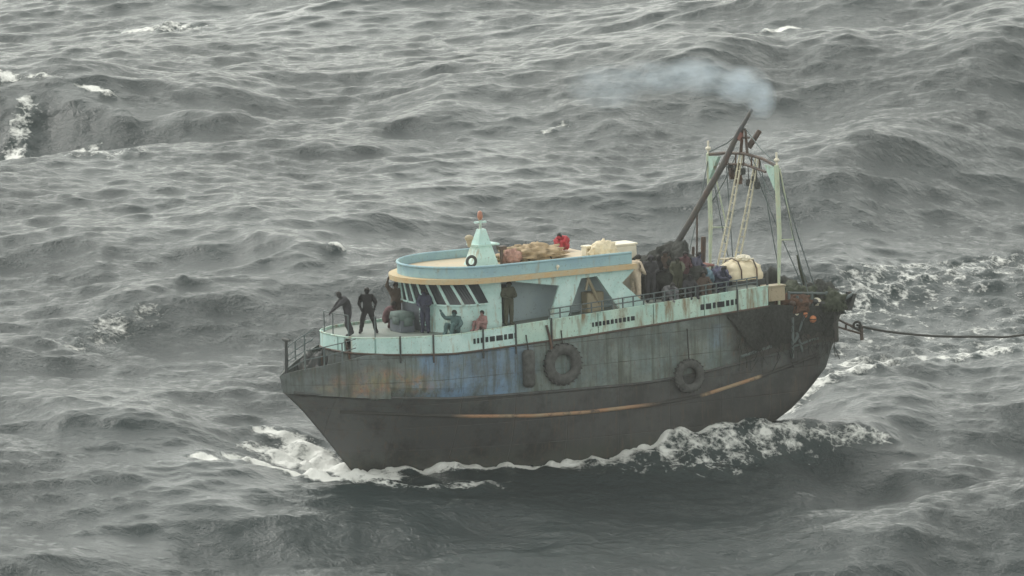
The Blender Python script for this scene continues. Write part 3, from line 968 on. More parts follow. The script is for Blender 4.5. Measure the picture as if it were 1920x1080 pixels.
def lumpy(name, mat, size, jitter, seed, nu=44, nv=24, parent=None, flat=True, nsc=3.2):
    m_ = MB().ball((0, 0, 0), size, nu, nv, 0, jitter, nsc, seed)
    if flat:
        m_.v = [(x, y, max(z, -size[2] * .55) + size[2] * .55) for x, y, z in m_.v]
    return m_.build(name, mat, parent, smooth=True)

# tyre fenders on the port side
def tyre(name, R, r, loc, label, hang, squash=1.0, heading=0.0, group="tyre fenders hung along the port side"):
    root = empty(name)
    m_ = MB().torus((0, 0, 0), R - r, r, 'Y', 30, 10, squash=squash)
    m_.build("tyre", M['rubber'], root, smooth=True)
    tr = MB()
    for k_ in range(24):
        a = 2 * pi * k_ / 24
        tr.box(((R - .01) * cos(a), 0, (R - .01) * sin(a)), (.05, r * 1.5 * squash, .05))
    tr.build("tread", M['rubber'], root)
    MB().tube([(0, 0, R - .1), (.02, -.05, R + hang)], .025, 6).build("hanging_rope", M['darkrope'], root)
    on_ship(root, loc, heading)
    tag(root, label, "tyre", group)
tyre("tyre_fender", .82, .22, (2.55, 3.12, 3.02), "big tractor tyre hung on the hull side below the turquoise band amidships", .5, .7)
tyre("tyre_fender.001", .66, .17, (-3.1, 3.14, 2.05), "tyre hung low on the dark hull, nearest the stern", 1.2, .9)
fe = empty("hull_fender")
MB().tube([(0, 0, -.72), (0, 0, -.62), (0, 0, .62), (0, 0, .72)], [.16, .24, .24, .16], 12).build("fender_body", M['rubber'], fe, smooth=True)
MB().tube([(0, 0, .7), (0, -.15, 1.3)], .025, 6).build("hanging_rope", M['darkrope'], fe)
on_ship(fe, (4.12, 3.18, 3.0))
tag(fe, "long dark cylindrical fender hanging on the blue-grey side beside the tractor tyre", "fender")

# dark net heaped amidships aft of the deckhouse, and nets at the stern
def net_heap(loc, size, seed, mat, label, heading=0, group=None, strands=70):
    root = empty("fishing_net")
    lumpy("net_bulk", mat, size, .38, seed, 48, 26, root, nsc=2.2)
    rnd = random.Random(seed * 10)
    sb = MB()
    for i in range(strands):
        a = rnd.uniform(0, 2 * pi)
        q = rnd.uniform(.2, 1.0)
        p0 = Vector((size[0] * q * cos(a), size[1] * q * sin(a), size[2] * (1.5 * sqrt(max(0, 1 - q * q)) + .1) * .95))
        a2 = a + rnd.uniform(-.5, .5)
        q2 = min(1.15, q + rnd.uniform(.2, .6))
        p1 = Vector((size[0] * q2 * cos(a2), size[1] * q2 * sin(a2), size[2] * max(.05, 1.2 * sqrt(max(0, 1 - min(1, q2) ** 2)))))
        mid = (p0 + p1) / 2 + Vector((0, 0, .12))
        sb.tube([p0, mid, p1], .03, 4)
    so = sb.build("net_strands", mat, root)
    so['kind'] = 'stuff'
    on_ship(root, loc, heading)
    tag(root, label, "net", group)
    return root
net_heap((-3.75, .75, deck_z(-3.9)), (1.35, 1.25, 1.15), 3.1, M['net'], "dark brown net heap on the deck at the foot of the derrick boom")
net_heap((-8.9, 1.55, 3.35), (1.2, 1.25, 1.0), 5.7, M['netgreen'], "olive tangled net heap filling the working stern below the gantry leg")
net_heap((-9.4, -.9, 3.35), (1.0, 1.3, 1.1), 8.2, M['net'], "dark net heap on the far side of the stern beside the bent pole")
net_heap((11.75, -.1, 2.4), (.6, .7, 1.0), 2.2, M['steel'], "dark heap of gear on the foredeck behind the bow post", strands=26)

net_heap((-9.95, 1.7, 3.75), (.75, 1.1, .8), 11.3, M['net'], "dark net piled against the transom corner under the bent pole")
net_heap((-8.35, 2.45, 4.05), (.75, .6, .45), 12.9, M['brownnet'], "rusty brown net bunched over the port bulwark beside the orange floats")
net_heap((-9.9, 2.45, 3.95), (.7, .6, .5), 14.2, M['netgreen'], "green-black net bunched at the outer stern corner above the tow rope")
# net draped outboard over the stern quarter
dn = empty("draped_net")
mb = MB()
rows = []
for i in range(26):
    x = -5.0 - 4.9 * i / 25
    row = []
    zt_ = (band_bot(x) - .05) if x > -6.9 else stern_top(x) + .05
    drop = (.5 + 1.5 * (.5 + .5 * noise.fractal(Vector((x * .9, 3.3, 0)), 1, 2, 4))) * min(1, (i + 1) / 5)
    for j in range(12):
        z = zt_ - drop * j / 11
        y = max(hb(x, max(z, 2.0)), hb(x, 2.6)) + .06 + .10 * abs(noise.fractal(Vector((x * 2, z * 2, 1)), 1, 2, 4))
        row.append((x + .08 * noise.noise(Vector((x * 3, z * 3, 5))), y, z))
    rows.append(row)
mb.grid(rows)
mb.grid([[(a, b - .05, c) for a, b, c in r] for r in rows])
mb.build("net_sheet", M['net'], dn, smooth=True)
sb = MB()
rnd = random.Random(5)
for i in range(90):
    x = rnd.uniform(-9.9, -5.2)
    z = rnd.uniform(2.6, 4.3)
    y = hb(x, 2.6) + .14
    p = Vector((x, y, z))
    sb.tube([p, p + Vector((rnd.uniform(-.25, .25), .05, rnd.uniform(-.15, -.3))), p + Vector((rnd.uniform(-.3, .3), 0, rnd.uniform(-.4, -.9)))], rnd.uniform(.010, .02), 4)
so = sb.build("net_strands", M['net'], dn)
so['kind'] = 'stuff'
on_ship(dn, (0, 0, 0))
tag(dn, "black trawl net draped outboard over the port stern quarter", "net")

# floats among the nets
for k_, (x, y, z, r, lab) in enumerate(((-8.55, 2.75, 3.95, .24, "large orange float tangled in the stern nets"), (-8.9, 2.9, 3.75, .17, "small orange float half under the olive stern net"),
                                        (-8.15, 2.85, 4.05, .17, "pale float by the gantry leg foot"), (-9.3, 2.6, 4.35, .2, "white float on top of the stern nets"), (-9.9, 2.2, 4.5, .16, "pale pink float near the transom corner"))):
    f_ = empty("net_float")
    MB().ball((0, 0, 0), (r, r, r * .9), 14, 10).build("float_shell", M['orange'] if k_ < 2 else (M['whitebox'] if k_ < 4 else M['pink']), f_, smooth=True)
    MB().torus((0, 0, 0), r * 1.0, .02, 'Z', 18, 5).build("float_rope", M['darkrope'], f_)
    on_ship(f_, (x, y, z))
    tag(f_, lab, "float", "net floats at the stern")

# boxes and bundles
def crate(name, mat, size, loc, label, cat, heading=0, lid=True):
    root = empty(name)
    MB().box((0, 0, size[2] / 2), size, taper=.96).build("body", mat, root, bevel=.04)
    if lid:
        MB().box((0, 0, size[2] + .03), (size[0] * 1.03, size[1] * 1.03, .07)).build("lid", mat, root, bevel=.02)
        for sx in (-1, 1):
            MB().box((sx * size[0] * .28, size[1] * .5 + .02, size[2] * .72), (.12, .05, .1)).build("latch", M['tan'], root)
    on_ship(root, loc, heading)
    tag(root, label, cat)
crate("storage_box", M['whitebox'], (1.15, .95, 2.0), (-2.25, -.6, deck_z(-2.2)), "tall cream white storage box standing just aft of the roof", "box")
crate("storage_box.001", M['whitebox'], (.38, .4, .35), (-.25, .4, 6.74), "small white box on the roof beside the cream bundle", "box", .1)
b_ = empty("canvas_bundle")
lumpy("canvas", M['cream'], (.55, .4, .42), .3, 1.7, parent=b_)
MB().tube([(-.1, -.42, .1), (-.1, 0, .62), (-.1, .42, .1)], .025, 5).build("lashing", M['rope'], b_)
on_ship(b_, (-.62, 1.0, 6.72)); tag(b_, "cream canvas bundle lashed near the aft end of the roof", "bundle")
b_ = empty("canvas_bundle")
lumpy("canvas", M['tarp'], (1.35, .85, .34), .45, 4.2, 60, 26, b_)
MB().tube([(.5, -.85, .06), (.5, 0, .5), (.5, .85, .06)], .03, 5).build("lashing", M['darkrope'], b_)
MB().tube([(-.5, -.85, .06), (-.5, 0, .5), (-.5, .85, .06)], .03, 5).build("lashing", M['darkrope'], b_)
on_ship(b_, (1.9, -.4, 6.74)); tag(b_, "low tan tarpaulin bundle lying along the middle of the roof", "bundle")
b_ = empty("cloth_bundle")
lumpy("cloth", M['pink'], (.42, .36, .32), .4, 6.1, parent=b_)
on_ship(b_, (3.0, .1, 6.74)); tag(b_, "pinkish cloth bundle on the roof just behind the signal tower", "bundle")
b_ = empty("cloth_bundle")
lumpy("cloth", M['bluecloth'], (.36, .3, .42), .4, 2.9, parent=b_)
on_ship(b_, (-4.75, 1.7, deck_z(-4.8) + .25)); tag(b_, "light blue cloth bundle between the huddled people and the winch", "bundle")
b_ = empty("cloth_bundle")
lumpy("cloth", M['purple'], (.4, .35, .5), .4, 7.7, parent=b_)
on_ship(b_, (-5.45, 1.6, deck_z(-5.4) + .1)); tag(b_, "purple grey bundle propped against the cream raft", "bundle")
# deck bench with red-brown cover
t_ = empty("covered_table")
MB().box((0, 0, .95), (1.2, .7, .08)).build("table_top", M['redbrown'], t_, bevel=.02)
for sx in (-1, 1):
    for sy in (-1, 1):
        MB().tube([(sx * .52, sy * .28, 0), (sx * .52, sy * .28, .92)], .04, 6).build("leg", M['steel'], t_)
on_ship(t_, (-4.9, .9, deck_z(-4.9))); tag(t_, "table with a red-brown top on the after deck beside the raft", "table")
# green-grey tarp covered gear on the foredeck of the upper deck
b_ = empty("covered_hatch")
MB().box((0, 0, .25), (.6, .9, .5)).build("hatch_coaming", M['shadewall'], b_, bevel=.02)
tp = MB().box((0, 0, .62), (.66, .96, .3), taper=.86)
tp.box((.34, .1, .45), (.03, .5, .3)).box((0, .49, .42), (.4, .03, .35))
tp.build("tarpaulin", M['greentarp'], b_, bevel=.05, smooth=True)
on_ship(b_, (8.0, .2, deck_z(8.0))); tag(b_, "green-grey tarpaulin over a hatch in front of the wheelhouse", "hatch")
# cream raft
rf = empty("covered_raft")
m_ = MB()
rows = []
for j in range(9):
    t = j / 8
    zz = .74 * t
    k_ = (1 - max(0, (t - .55) / .45) ** 2.2 * .8) * (1 + .06 * sin(t * 9))
    rows.append([(.78 * k_ * cos(a) * (1 / max(abs(cos(a)), abs(sin(a))) ** .55), .66 * k_ * sin(a) * (1 / max(abs(cos(a)), abs(sin(a))) ** .55), zz + .12 * noise.fractal(Vector((cos(a) * 2, sin(a) * 2, t * 3)), 1, 2, 3)) for a in [2 * pi * i / 40 for i in range(40)]])
m_.grid(rows, 0, True)
m_.add(rows[-1], [tuple(range(40))])
m_.build("raft_cover", M['cream'], rf, smooth=True)
MB().tube([(.6, -.5, .78), (.2, 0, .82), (-.4, .4, .78)], .04, 5).ball((-.1, .1, .8), (.3, .24, .14), 20, 12, 0, .35, 3.0, 2.0).build("folded_sheet", M['whitebox'], rf)
for xx in (-.35, .35):
    MB().tube([(xx, -.72, .05), (xx, -.7, .42), (xx, -.45, .73), (xx, 0, .82), (xx, .45, .73), (xx, .7, .42), (xx, .72, .05)], .03, 5).build("strap", M['rusty'], rf)
MB().box((0, 0, -.12), (1.5, 1.3, .22)).build("cradle", M['steel'], rf)
on_ship(rf, (-6.85, .9, deck_z(-6.85) + .18)); tag(rf, "cream covered raft lashed at the aft end of the railing under the gantry", "raft")
# rope coil on foredeck side
# tow rope from the stern to the right
tr = empty("tow_rope")
A_ = Vector((10.85, 3.2, 4.3))
tr.location = A_
ctrl = [Vector(q) for q in ((10.85, 3.2, 4.3), (12.02, 5.08, 3.72), (14.04, 8.34, 2.94), (16.31, 12.03, 2.25), (17.92, 14.64, 1.85), (24.5, 25.3, .9), (36, 44, -.6), (70, 98, -8))]
pts = []
for a_, b_2, c_, d2 in zip([ctrl[0]] + ctrl[:-2], ctrl[:-1], ctrl[1:], ctrl[2:] + [ctrl[-1]]):
    for q in range(6):
        t = q / 6
        pts.append(.5 * ((2 * b_2) + (c_ - a_) * t + (2 * a_ - 5 * b_2 + 4 * c_ - d2) * t * t + (3 * b_2 - a_ - 3 * c_ + d2) * t ** 3) - A_)
pts.append(ctrl[-1] - A_)
MB().tube(pts, .05, 6).build("rope_strand", M['darkrope'], tr, smooth=True)
MB().torus((0, 0, 0), .14, .05, 'Y', 14, 6).build("rope_eye", M['darkrope'], tr)
tag(tr, "dark tow rope stretching from the stern of the trawler over the sea", "rope")
# thin ropes hanging along the side
for (x, z0, z1, lab) in ((2.97, 4.6, 3.3, "brown rope hanging over the band above the tractor tyre"), (10.85, 4.5, 2.9, "brown rope hanging from the gap in the front band panels")):
    y = np_interp_out(x) + .07 if x < 10 else 1.02
    r_ = MB().tube([(0, 0, 0), (-.1, .02, -.4), (-.18, .03, -.8), (-.22, .03, z1 - z0)], .05, 6).build("hanging_line", M['rusty'])
    on_ship(r_, (x + (.12 if x > 10 else .25), y, z0))
    tag(r_, lab, "rope")

# ------------------------------------------------------------------ people
SKIN = plain("brown_skin", (0.24, 0.14, 0.095), 0.6, .15, 8)
HAIR = plain("black_hair", (0.012, 0.011, 0.010), 0.7, .3, 20)
SHOE = plain("dark_shoes", (0.02, 0.02, 0.02), 0.7, .3, 10)
CL = {}
def cloth(key, c):
    if key not in CL:
        CL[key] = plain(key, c, .9, .25, 5)
    return CL[key]

STAND = dict(pelvis=(0, 0, .95), spine=(0, 0, 1.14), chest=(.01, 0, 1.33), neck=(.02, 0, 1.49), jaw=(.045, 0, 1.57), crown=(.035, 0, 1.67),
             shL=(0, .19, 1.42), elL=(-.02, .27, 1.14), wrL=(.06, .27, .89), shR=(0, -.19, 1.42), elR=(-.02, -.27, 1.14), wrR=(.06, -.27, .89),
             hiL=(0, .1, .9), knL=(.03, .11, .5), anL=(-.02, .12, .09), toL=(.15, .14, .04), hiR=(0, -.1, .9), knR=(.03, -.11, .5), anR=(-.02, -.12, .09), toR=(.15, -.14, .04))
def P(**kw):
    d = dict(STAND); d.update(kw); return d
APART = P(knL=(.03, .22, .5), anL=(0, .3, .09), toL=(.15, .36, .04), knR=(.05, -.2, .5), anR=(-.02, -.27, .09), toR=(.14, -.33, .04),
          elL=(-.04, .33, 1.16), wrL=(.1, .27, .97), elR=(-.04, -.33, 1.16), wrR=(.1, -.25, .97))
LEAN = P(spine=(.05, 0, 1.13), chest=(.15, 0, 1.30), neck=(.25, 0, 1.44), jaw=(.33, 0, 1.49), crown=(.36, 0, 1.59), shL=(.15, .19, 1.38), shR=(.15, -.19, 1.38),
         elL=(.42, .24, 1.2), wrL=(.62, .2, 1.04), elR=(.36, -.25, 1.14), wrR=(.58, -.2, .92), knL=(.1, .13, .5), knR=(-.02, -.12, .5), anR=(-.2, -.12, .09), toR=(-.04, -.14, .04))
SIT = P(pelvis=(0, 0, .14), spine=(-.03, 0, .33), chest=(.0, 0, .53), neck=(.05, 0, .69), jaw=(.09, 0, .77), crown=(.08, 0, .87), shL=(0, .19, .62), shR=(0, -.19, .62),
        elL=(.16, .29, .38), wrL=(.38, .2, .44), elR=(.16, -.29, .38), wrR=(.38, -.2, .44), hiL=(.03, .1, .13), hiR=(.03, -.1, .13), knL=(.42, .16, .46), anL=(.5, .14, .09),
        toL=(.66, .15, .04), knR=(.42, -.16, .46), anR=(.5, -.14, .09), toR=(.66, -.15, .04))
WAVE = dict(SIT); WAVE.update(elR=(.16, -.4, .62), wrR=(.24, -.5, .86), elL=(.1, .33, .4), wrL=(.3, .3, .32))
HUDDLE = dict(SIT); HUDDLE.update(spine=(.02, 0, .33), chest=(.16, 0, .48), neck=(.30, 0, .56), jaw=(.40, 0, .58), crown=(.42, 0, .68), shL=(.18, .2, .54), shR=(.18, -.2, .54), elL=(.42, .26, .4), wrL=(.5, .08, .38), elR=(.42, -.26, .4), wrR=(.5, -.08, .38))
CROUCH = P(pelvis=(-.1, 0, .36), spine=(-.03, 0, .53), chest=(.1, 0, .69), neck=(.2, 0, .82), jaw=(.27, 0, .88), crown=(.28, 0, .98), shL=(.1, .19, .76), shR=(.1, -.19, .76), elL=(.32, .24, .6), wrL=(.5, .14, .62),
           elR=(.32, -.24, .6), wrR=(.5, -.14, .62), hiL=(-.08, .1, .34), hiR=(-.08, -.1, .34), knL=(.3, .17, .5), knR=(.3, -.17, .42), anL=(.1, .15, .09), anR=(0, -.15, .09), toL=(.26, .17, .04), toR=(.16, -.17, .04))
RAISE = P(elR=(.12, -.38, 1.62), wrR=(.2, -.34, 1.88), elL=(.05, .3, 1.16), wrL=(.22, .2, 1.05))
HOLD = P(elL=(.08, .28, 1.16), wrL=(.3, .14, 1.15), elR=(.08, -.28, 1.16), wrR=(.3, -.12, 1.12), chest=(.04, 0, 1.33), neck=(.08, 0, 1.48), jaw=(.13, 0, 1.55), crown=(.13, 0, 1.65))
REACH = P(elL=(.3, .25, 1.3), wrL=(.52, .22, 1.22), elR=(.1, -.28, 1.16), wrR=(.3, -.2, 1.05), spine=(.02, 0, 1.14), chest=(.06, 0, 1.33), neck=(.12, 0, 1.48), jaw=(.18, 0, 1.54), crown=(.18, 0, 1.64))

ORDER = ['pelvis', 'spine', 'chest', 'neck', 'jaw', 'crown', 'shL', 'elL', 'wrL', 'shR', 'elR', 'wrR', 'hiL', 'knL', 'anL', 'toL', 'hiR', 'knR', 'anR', 'toR']
RAD = dict(pelvis=.175, spine=.17, chest=.19, neck=.07, jaw=.085, crown=.092, shL=.11, elL=.08, wrL=.05, shR=.11, elR=.08, wrR=.05,
           hiL=.13, knL=.10, anL=.075, toL=.052, hiR=.13, knR=.10, anR=.075, toR=.052)
EDG = [('pelvis', 'spine', 1), ('spine', 'chest', 0), ('chest', 'neck', 0), ('neck', 'jaw', 2), ('jaw', 'crown', 2), ('chest', 'shL', 0), ('shL', 'elL', 0), ('elL', 'wrL', 0), ('chest', 'shR', 0), ('shR', 'elR', 0),
       ('elR', 'wrR', 0), ('pelvis', 'hiL', 1), ('hiL', 'knL', 1), ('knL', 'anL', 1), ('anL', 'toL', 3), ('pelvis', 'hiR', 1), ('hiR', 'knR', 1), ('knR', 'anR', 1), ('anR', 'toR', 3)]

def person(pose, loc, heading, top, trousers, label, hair=True, hood=None, scale=1.0, tilt=0.0, group=None, cat="person"):
    J = {k_: Vector(v) for k_, v in pose.items()}
    me = bpy.data.meshes.new("person_skeleton")
    me.from_pydata([J[k_] for k_ in ORDER], [(ORDER.index(a), ORDER.index(b)) for a, b, _ in EDG], [])
    tmp = bpy.data.objects.new("person_skeleton", me)
    COL.objects.link(tmp)
    sk = tmp.modifiers.new("skin", 'SKIN')
    for i, k_ in enumerate(ORDER):
        sv = me.skin_vertices[0].data[i]
        sv.radius = (RAD[k_], RAD[k_])
        sv.use_root = (k_ == 'pelvis')
    sub = tmp.modifiers.new("sub", 'SUBSURF')
    sub.levels = 2
    dg = bpy.context.evaluated_depsgraph_get()
    dg.update()
    body = bpy.data.meshes.new_from_object(tmp.evaluated_get(dg))
    bpy.data.objects.remove(tmp)
    bm = bmesh.new()
    bm.from_mesh(body)
    # material by the nearest bone
    segs = [(J[a], J[b], mi) for a, b, mi in EDG]
    for f in bm.faces:
        c = f.calc_center_median()
        best, bmi = 9, 0
        for a, b, mi in segs:
            ab = b - a
            t = max(0, min(1, (c - a).dot(ab) / ab.length_squared))
            dd = (c - (a + ab * t)).length
            if dd < best:
                best, bmi = dd, mi
        f.material_index = bmi
        f.smooth = True
    for v in bm.verts:                                                  # cloth folds
        if v.co.z < J['neck'].z - .06 or (v.co - J['crown']).length > .3:
            k_ = noise.fractal(Vector((v.co.x * 9 + len(label), v.co.y * 9, v.co.z * 6)), 1, 2, 3)
            v.co += v.normal * (.028 * k_)
    # hands: palm and five tapered fingers, nose, ears, feet are part of the same mesh
    extra = MB()
    for sd, sg in (('L', 1), ('R', -1)):
        w, e = J['wr' + sd], J['el' + sd]
        d = (w - e).normalized()
        side = d.cross(Vector((0, 0, 1)))
        side = side.normalized() if side.length > .1 else Vector((0, 1, 0))
        up = side.cross(d).normalized()
        extra.tube([w - d * .02, w + d * .05, w + d * .10], [.038, .044, .036], 8, 2)
        for q, ln in ((-.03, .065), (-.01, .078), (.01, .072), (.03, .055)):
            b0 = w + d * .09 + side * q
            extra.tube([b0, b0 + d * ln * .55 - up * .006, b0 + d * ln - up * .025], [.0105, .009, .006], 5, 2)
        b0 = w + d * .03 + side * .035 * sg
        extra.tube([b0, b0 + side * .03 * sg + d * .03, b0 + side * .035 * sg + d * .065], [.012, .010, .007], 5, 2)
    up = (J['crown'] - J['jaw']).normalized()
    fwd = Vector((1, 0, 0))
    fwd = (fwd - up * fwd.dot(up)).normalized()
    hc = (J['crown'] + J['jaw']) / 2
    left = up.cross(fwd)
    extra.tube([hc + fwd * .085 + up * .035, hc + fwd * .118 - up * .005, hc + fwd * .085 - up * .015], [.010, .018, .008], 6, 2)
    for sg in (1, -1):
        extra.ball(hc + left * .092 * sg - up * .005, (.018, .014, .03), 6, 5, 2)
        extra.ball(hc + fwd * .082 + left * .034 * sg + up * .03, (.013, .014, .010), 6, 5, 4)
    extra.tube([hc + fwd * .084 - left * .026 - up * .05, hc + fwd * .092 - up * .05, hc + fwd * .084 + left * .026 - up * .05], .008, 5, 3)
    me2 = bpy.data.meshes.new("x")
    me2.from_pydata(extra.v, [], extra.f)
    me2.polygons.foreach_set("material_index", extra.mi)
    bm.from_mesh(me2)
    bpy.data.meshes.remove(me2)
    bm.to_mesh(body)
    bm.free()
    body.materials.clear()
    for m_ in (top, trousers, SKIN, SHOE, HAIR):
        body.materials.append(m_)
    o = bpy.data.objects.new("person", body)
    COL.objects.link(o)
    # hair cap or hood
    hm = MB()
    rows = []
    r0 = .112 if not hood else .135
    for j in range(7):
        t = j / 6 * (pi * .62)
        row = []
        for i in range(14):
            a = 2 * pi * i / 14
            k_ = r0 * (1 + .05 * noise.noise(Vector((cos(a) * 3, sin(a) * 3, t * 3))))
            tt = t * (1 if cos(a) < .35 else .62)
            row.append(hc + up * (.015 + k_ * cos(tt) * 1.08) + (fwd * cos(a) + left * sin(a)) * k_ * max(sin(tt), .02))
        rows.append(row)
    hm.grid(rows, 0, True)
    hm.add(rows[0], [tuple(range(14))])
    ho = hm.build("hood" if hood else "hair", hood or HAIR, o, smooth=True)
    on_ship(o, loc, heading, tilt)
    o.scale = (scale,) * 3
    tag(o, label, cat, group)
    return o

navy = cloth("navy_cloth", (.04, .045, .075)); black = cloth("black_cloth", (.02, .02, .022)); jeans = cloth("blue_jeans", (.12, .17, .22)); charcoal = cloth("charcoal_cloth", (.045, .045, .05))
maroon = cloth("maroon_cloth", (.10, .05, .055)); redc = cloth("red_jacket", (.42, .045, .06)); shirt = cloth("cream_shirt", (.62, .52, .40)); teal = cloth("teal_cloth", (.07, .13, .13)); slate = cloth("slate_cloth", (.10, .10, .14)); brown = cloth("brown_cloth", (.10, .075, .06))
olive = cloth("olive_cloth", (.07, .075, .05)); pinkc = cloth("rose_cloth", (.32, .19, .18)); greyc = cloth("grey_cloth", (.16, .16, .17))
dk = deck_z
person(LEAN, (10.4, .25, dk(10.4)), radians(-10), charcoal, jeans, "person in dark jacket and jeans leaning over the front rail with arms stretched out", scale=1.06)
person(APART, (9.35, -.1, dk(9.3)), radians(60), black, charcoal, "person in black standing with legs apart near the bow", scale=1.02)
person(CROUCH, (8.05, -.9, dk(8.0)), radians(160), maroon, pinkc, "person in maroon crouching on deck between the standing figure and the hatch")
person(RAISE, (7.5, -1.15, dk(7.5)), radians(75), brown, charcoal, "person with an arm raised below the roof edge")
person(HOLD, (7.5, 1.15, dk(7.5)), radians(40), navy, black, "person in navy standing at the dark front of the wheelhouse", scale=.98)
person(WAVE, (6.85, 2.38, dk(6.9)), radians(25), teal, slate, "person in teal sitting by the wheelhouse wall with one arm waving")
person(SIT, (5.75, 2.62, dk(5.8)), radians(8), pinkc, slate, "person in rose top sitting low below the wheelhouse windows", scale=.85)
person(HOLD, (4.45, 2.3, dk(4.4)), radians(80), olive, charcoal, "person in olive standing in the doorway behind the wheelhouse")
person(HUDDLE, (-.5, -1.7, 6.74), radians(20), redc, redc, "person in bright red sitting hunched on the roof", scale=.95)
person(REACH, (-1.5, 1.9, dk(-1.5)), radians(200), shirt, greyc, "person with black hair and cream shirt beside the aft end of the deckhouse", scale=1.12)
person(HOLD, (-2.15, 1.95, dk(-2.1)), radians(70), charcoal, black, "hooded person in charcoal standing beside the cream shirted person", hood=charcoal, scale=1.06)
person(HOLD, (-2.7, 1.5, dk(-2.7)), radians(110), black, charcoal, "bareheaded person in black in the crowd below the derrick boom", scale=1.0)
person(REACH, (-3.3, 2.1, dk(-3.3)), radians(60), olive, black, "person in olive green jacket at the rail in front of the dark net heap", scale=.95)
person(HOLD, (-3.75, 1.8, dk(-3.7)), radians(95), maroon, charcoal, "person in dark maroon jacket standing at the after edge of the crowd", scale=1.02)
person(SIT, (-4.4, 2.2, dk(-4.3)), radians(70), brown, jeans, "person in brown sitting on the after deck behind the railing", scale=1.0)
person(CROUCH, (-5.1, 2.25, dk(-5)), radians(100), navy, slate, "person in dark blue crouching behind the railing near the cream raft")

person(HOLD, (-3.2, 1.25, dk(-3.2)), radians(80), brown, black, "person in brown standing second row in the crowd before the derrick boom", scale=1.05)
person(HUDDLE, (-2.6, 2.35, dk(-2.6)), radians(100), greyc, charcoal, "person in grey sitting hunched at the railing in front of the crowd")
person(SIT, (-3.6, 2.45, dk(-3.6)), radians(80), charcoal, black, "person in charcoal sitting at the railing in front of the net heap")
person(HOLD, (-4.5, 1.55, dk(-4.5)), radians(120), slate, black, "person in slate blue standing nearest the red-brown table", scale=.93)

# ------------------------------------------------------------------ sea
def axis(a0, a1, st, far, grow):
    xs = list(np.arange(a0, a1 + st * .5, st))
    d, lo, hi = st, [], []
    x = a1
    while x < far:
        d *= grow; x += d; hi.append(x)
    d, x = st, a0
    while x > -far:
        d *= grow; x -= d; lo.append(x)
    return np.array(lo[::-1] + xs + hi)
gx = axis(-42, 40, .135, 6000, 1.22)
gy = axis(-48, 150, .20, 6000, 1.16)
NX, NY = len(gx), len(gy)
XX, YY = np.meshgrid(gx, gy)
X, Y = XX.ravel().astype(np.float64), YY.ravel().astype(np.float64)
dx_out = np.maximum(0, np.maximum(-42 - X, X - 40))
dy_out = np.maximum(0, np.maximum(-48 - Y, Y - 150))
dout = np.hypot(dx_out, dy_out)
HS = np.zeros_like(X); H = np.zeros_like(X); DX = np.zeros_like(X); DY = np.zeros_like(X)
NC = 124
lam = np.exp(np.linspace(np.log(44), np.log(.5), NC))
main_dir = math.atan2(-.90, .42)
steep = np.zeros_like(X)
for i, L in enumerate(lam):
    spread = .38 if L > 12 else (.5 if L > 3 else .6)
    th = main_dir + RNG.normal(0, spread)
    k_ = 2 * pi / L
    octs = (np.log(44 / .5) / np.log(2)) / NC
    slope = .074 if L > 12 else (.058 if L > 3.5 else .098)
    a = slope * sqrt(octs * 2) / k_
    ph = k_ * (X * cos(th) + Y * sin(th)) + RNG.uniform(0, 2 * pi)
    env = np.clip(1 - dout / (L * 9), 0, 1) if L < 14 else np.clip(1 - dout / 1500, 0, 1)
    c, s_ = np.cos(ph), np.sin(ph)
    if L > 4:
        H += a * env * c
    else:
        HS += a * env * c
    if L > 1.4:
        DX -= .85 * a * env * cos(th) * s_
        DY -= .85 * a * env * sin(th) * s_
    if L > 2.2:
        steep += a * k_ * env * c

# added long swell, shaped to reflect brighter at upper left, darker on the right
sw = -.85 * X + .53 * Y
swv = lambda q: 2.5 * np.cos(2 * pi * (q - 42) / 160)
H += (swv(sw) - float(swv(np.array(0.0)))) * np.clip(1 - dout / 900, 0, 1)
# big individual seas: crest lines, height, front width (towards -Y), back width, end fade
def ridge(pts, h, wf, wb, fade=6.0):
    global H, DY
    px = [p[0] for p in pts]; py = [p[1] for p in pts]
    yc = np.interp(X, px, py) + .9 * np.sin(X * .23 + 3 * h) + .5 * np.sin(X * .61 + 5 * h) + .3 * np.sin(X * 1.37 + h) + .18 * np.sin(X * 2.9)
    ax = np.clip((X - (px[0] - fade)) / fade, 0, 1) * np.clip(((px[-1] + fade) - X) / fade, 0, 1)
    ax = ax * ax * (3 - 2 * ax) * (1 + .12 * np.sin(X * .37 + 7 * h) + .10 * np.sin(X * .93 + 2 * h))
    d = Y - yc
    prof = np.where(d > 0, np.exp(-(d / wb) ** 2), np.exp(-(np.abs(d) / wf) ** 1.7))
    H += h * ax * prof - .25 * h * ax * np.exp(-((d + wf * 1.9) / (wf * 1.3)) ** 2)
ridge([(-60.7, 84.1), (-24.4, 64.1), (-20.4, 62.0)], 1.6, 2.8, 20, 10)
ridge([(-40.8, 31.9), (-23.9, 30.9), (-14.4, 32.1), (-11.7, 30.6)], 1.0, 3.6, 14, 10)
ridge([(-16.6, 20.0), (-11.4, 23.6), (-7.0, 25.4)], .5, 3.0, 8, 5)
ridge([(5.8, 76.2), (9.7, 84.6), (11.4, 83.5), (16.2, 86.5), (49.5, 97.1)], 1.3, 7, 18, 9)
ridge([(10.8, 49.2), (12.2, 52.4), (14.7, 59.2), (17.5, 70.1), (20.8, 79.7), (25.4, 86.2), (45, 96)], 1.2, 13, 16, 8)
ridge([(10.7, 3.2), (13.3, 5.7), (17.6, 8.6), (41.0, 16.3)], 1.6, 4.5, 13, 4)
ridge([(12.7, -0.3), (17.4, 1.7), (30.7, 5.5)], .6, 1.8, 6, 3)
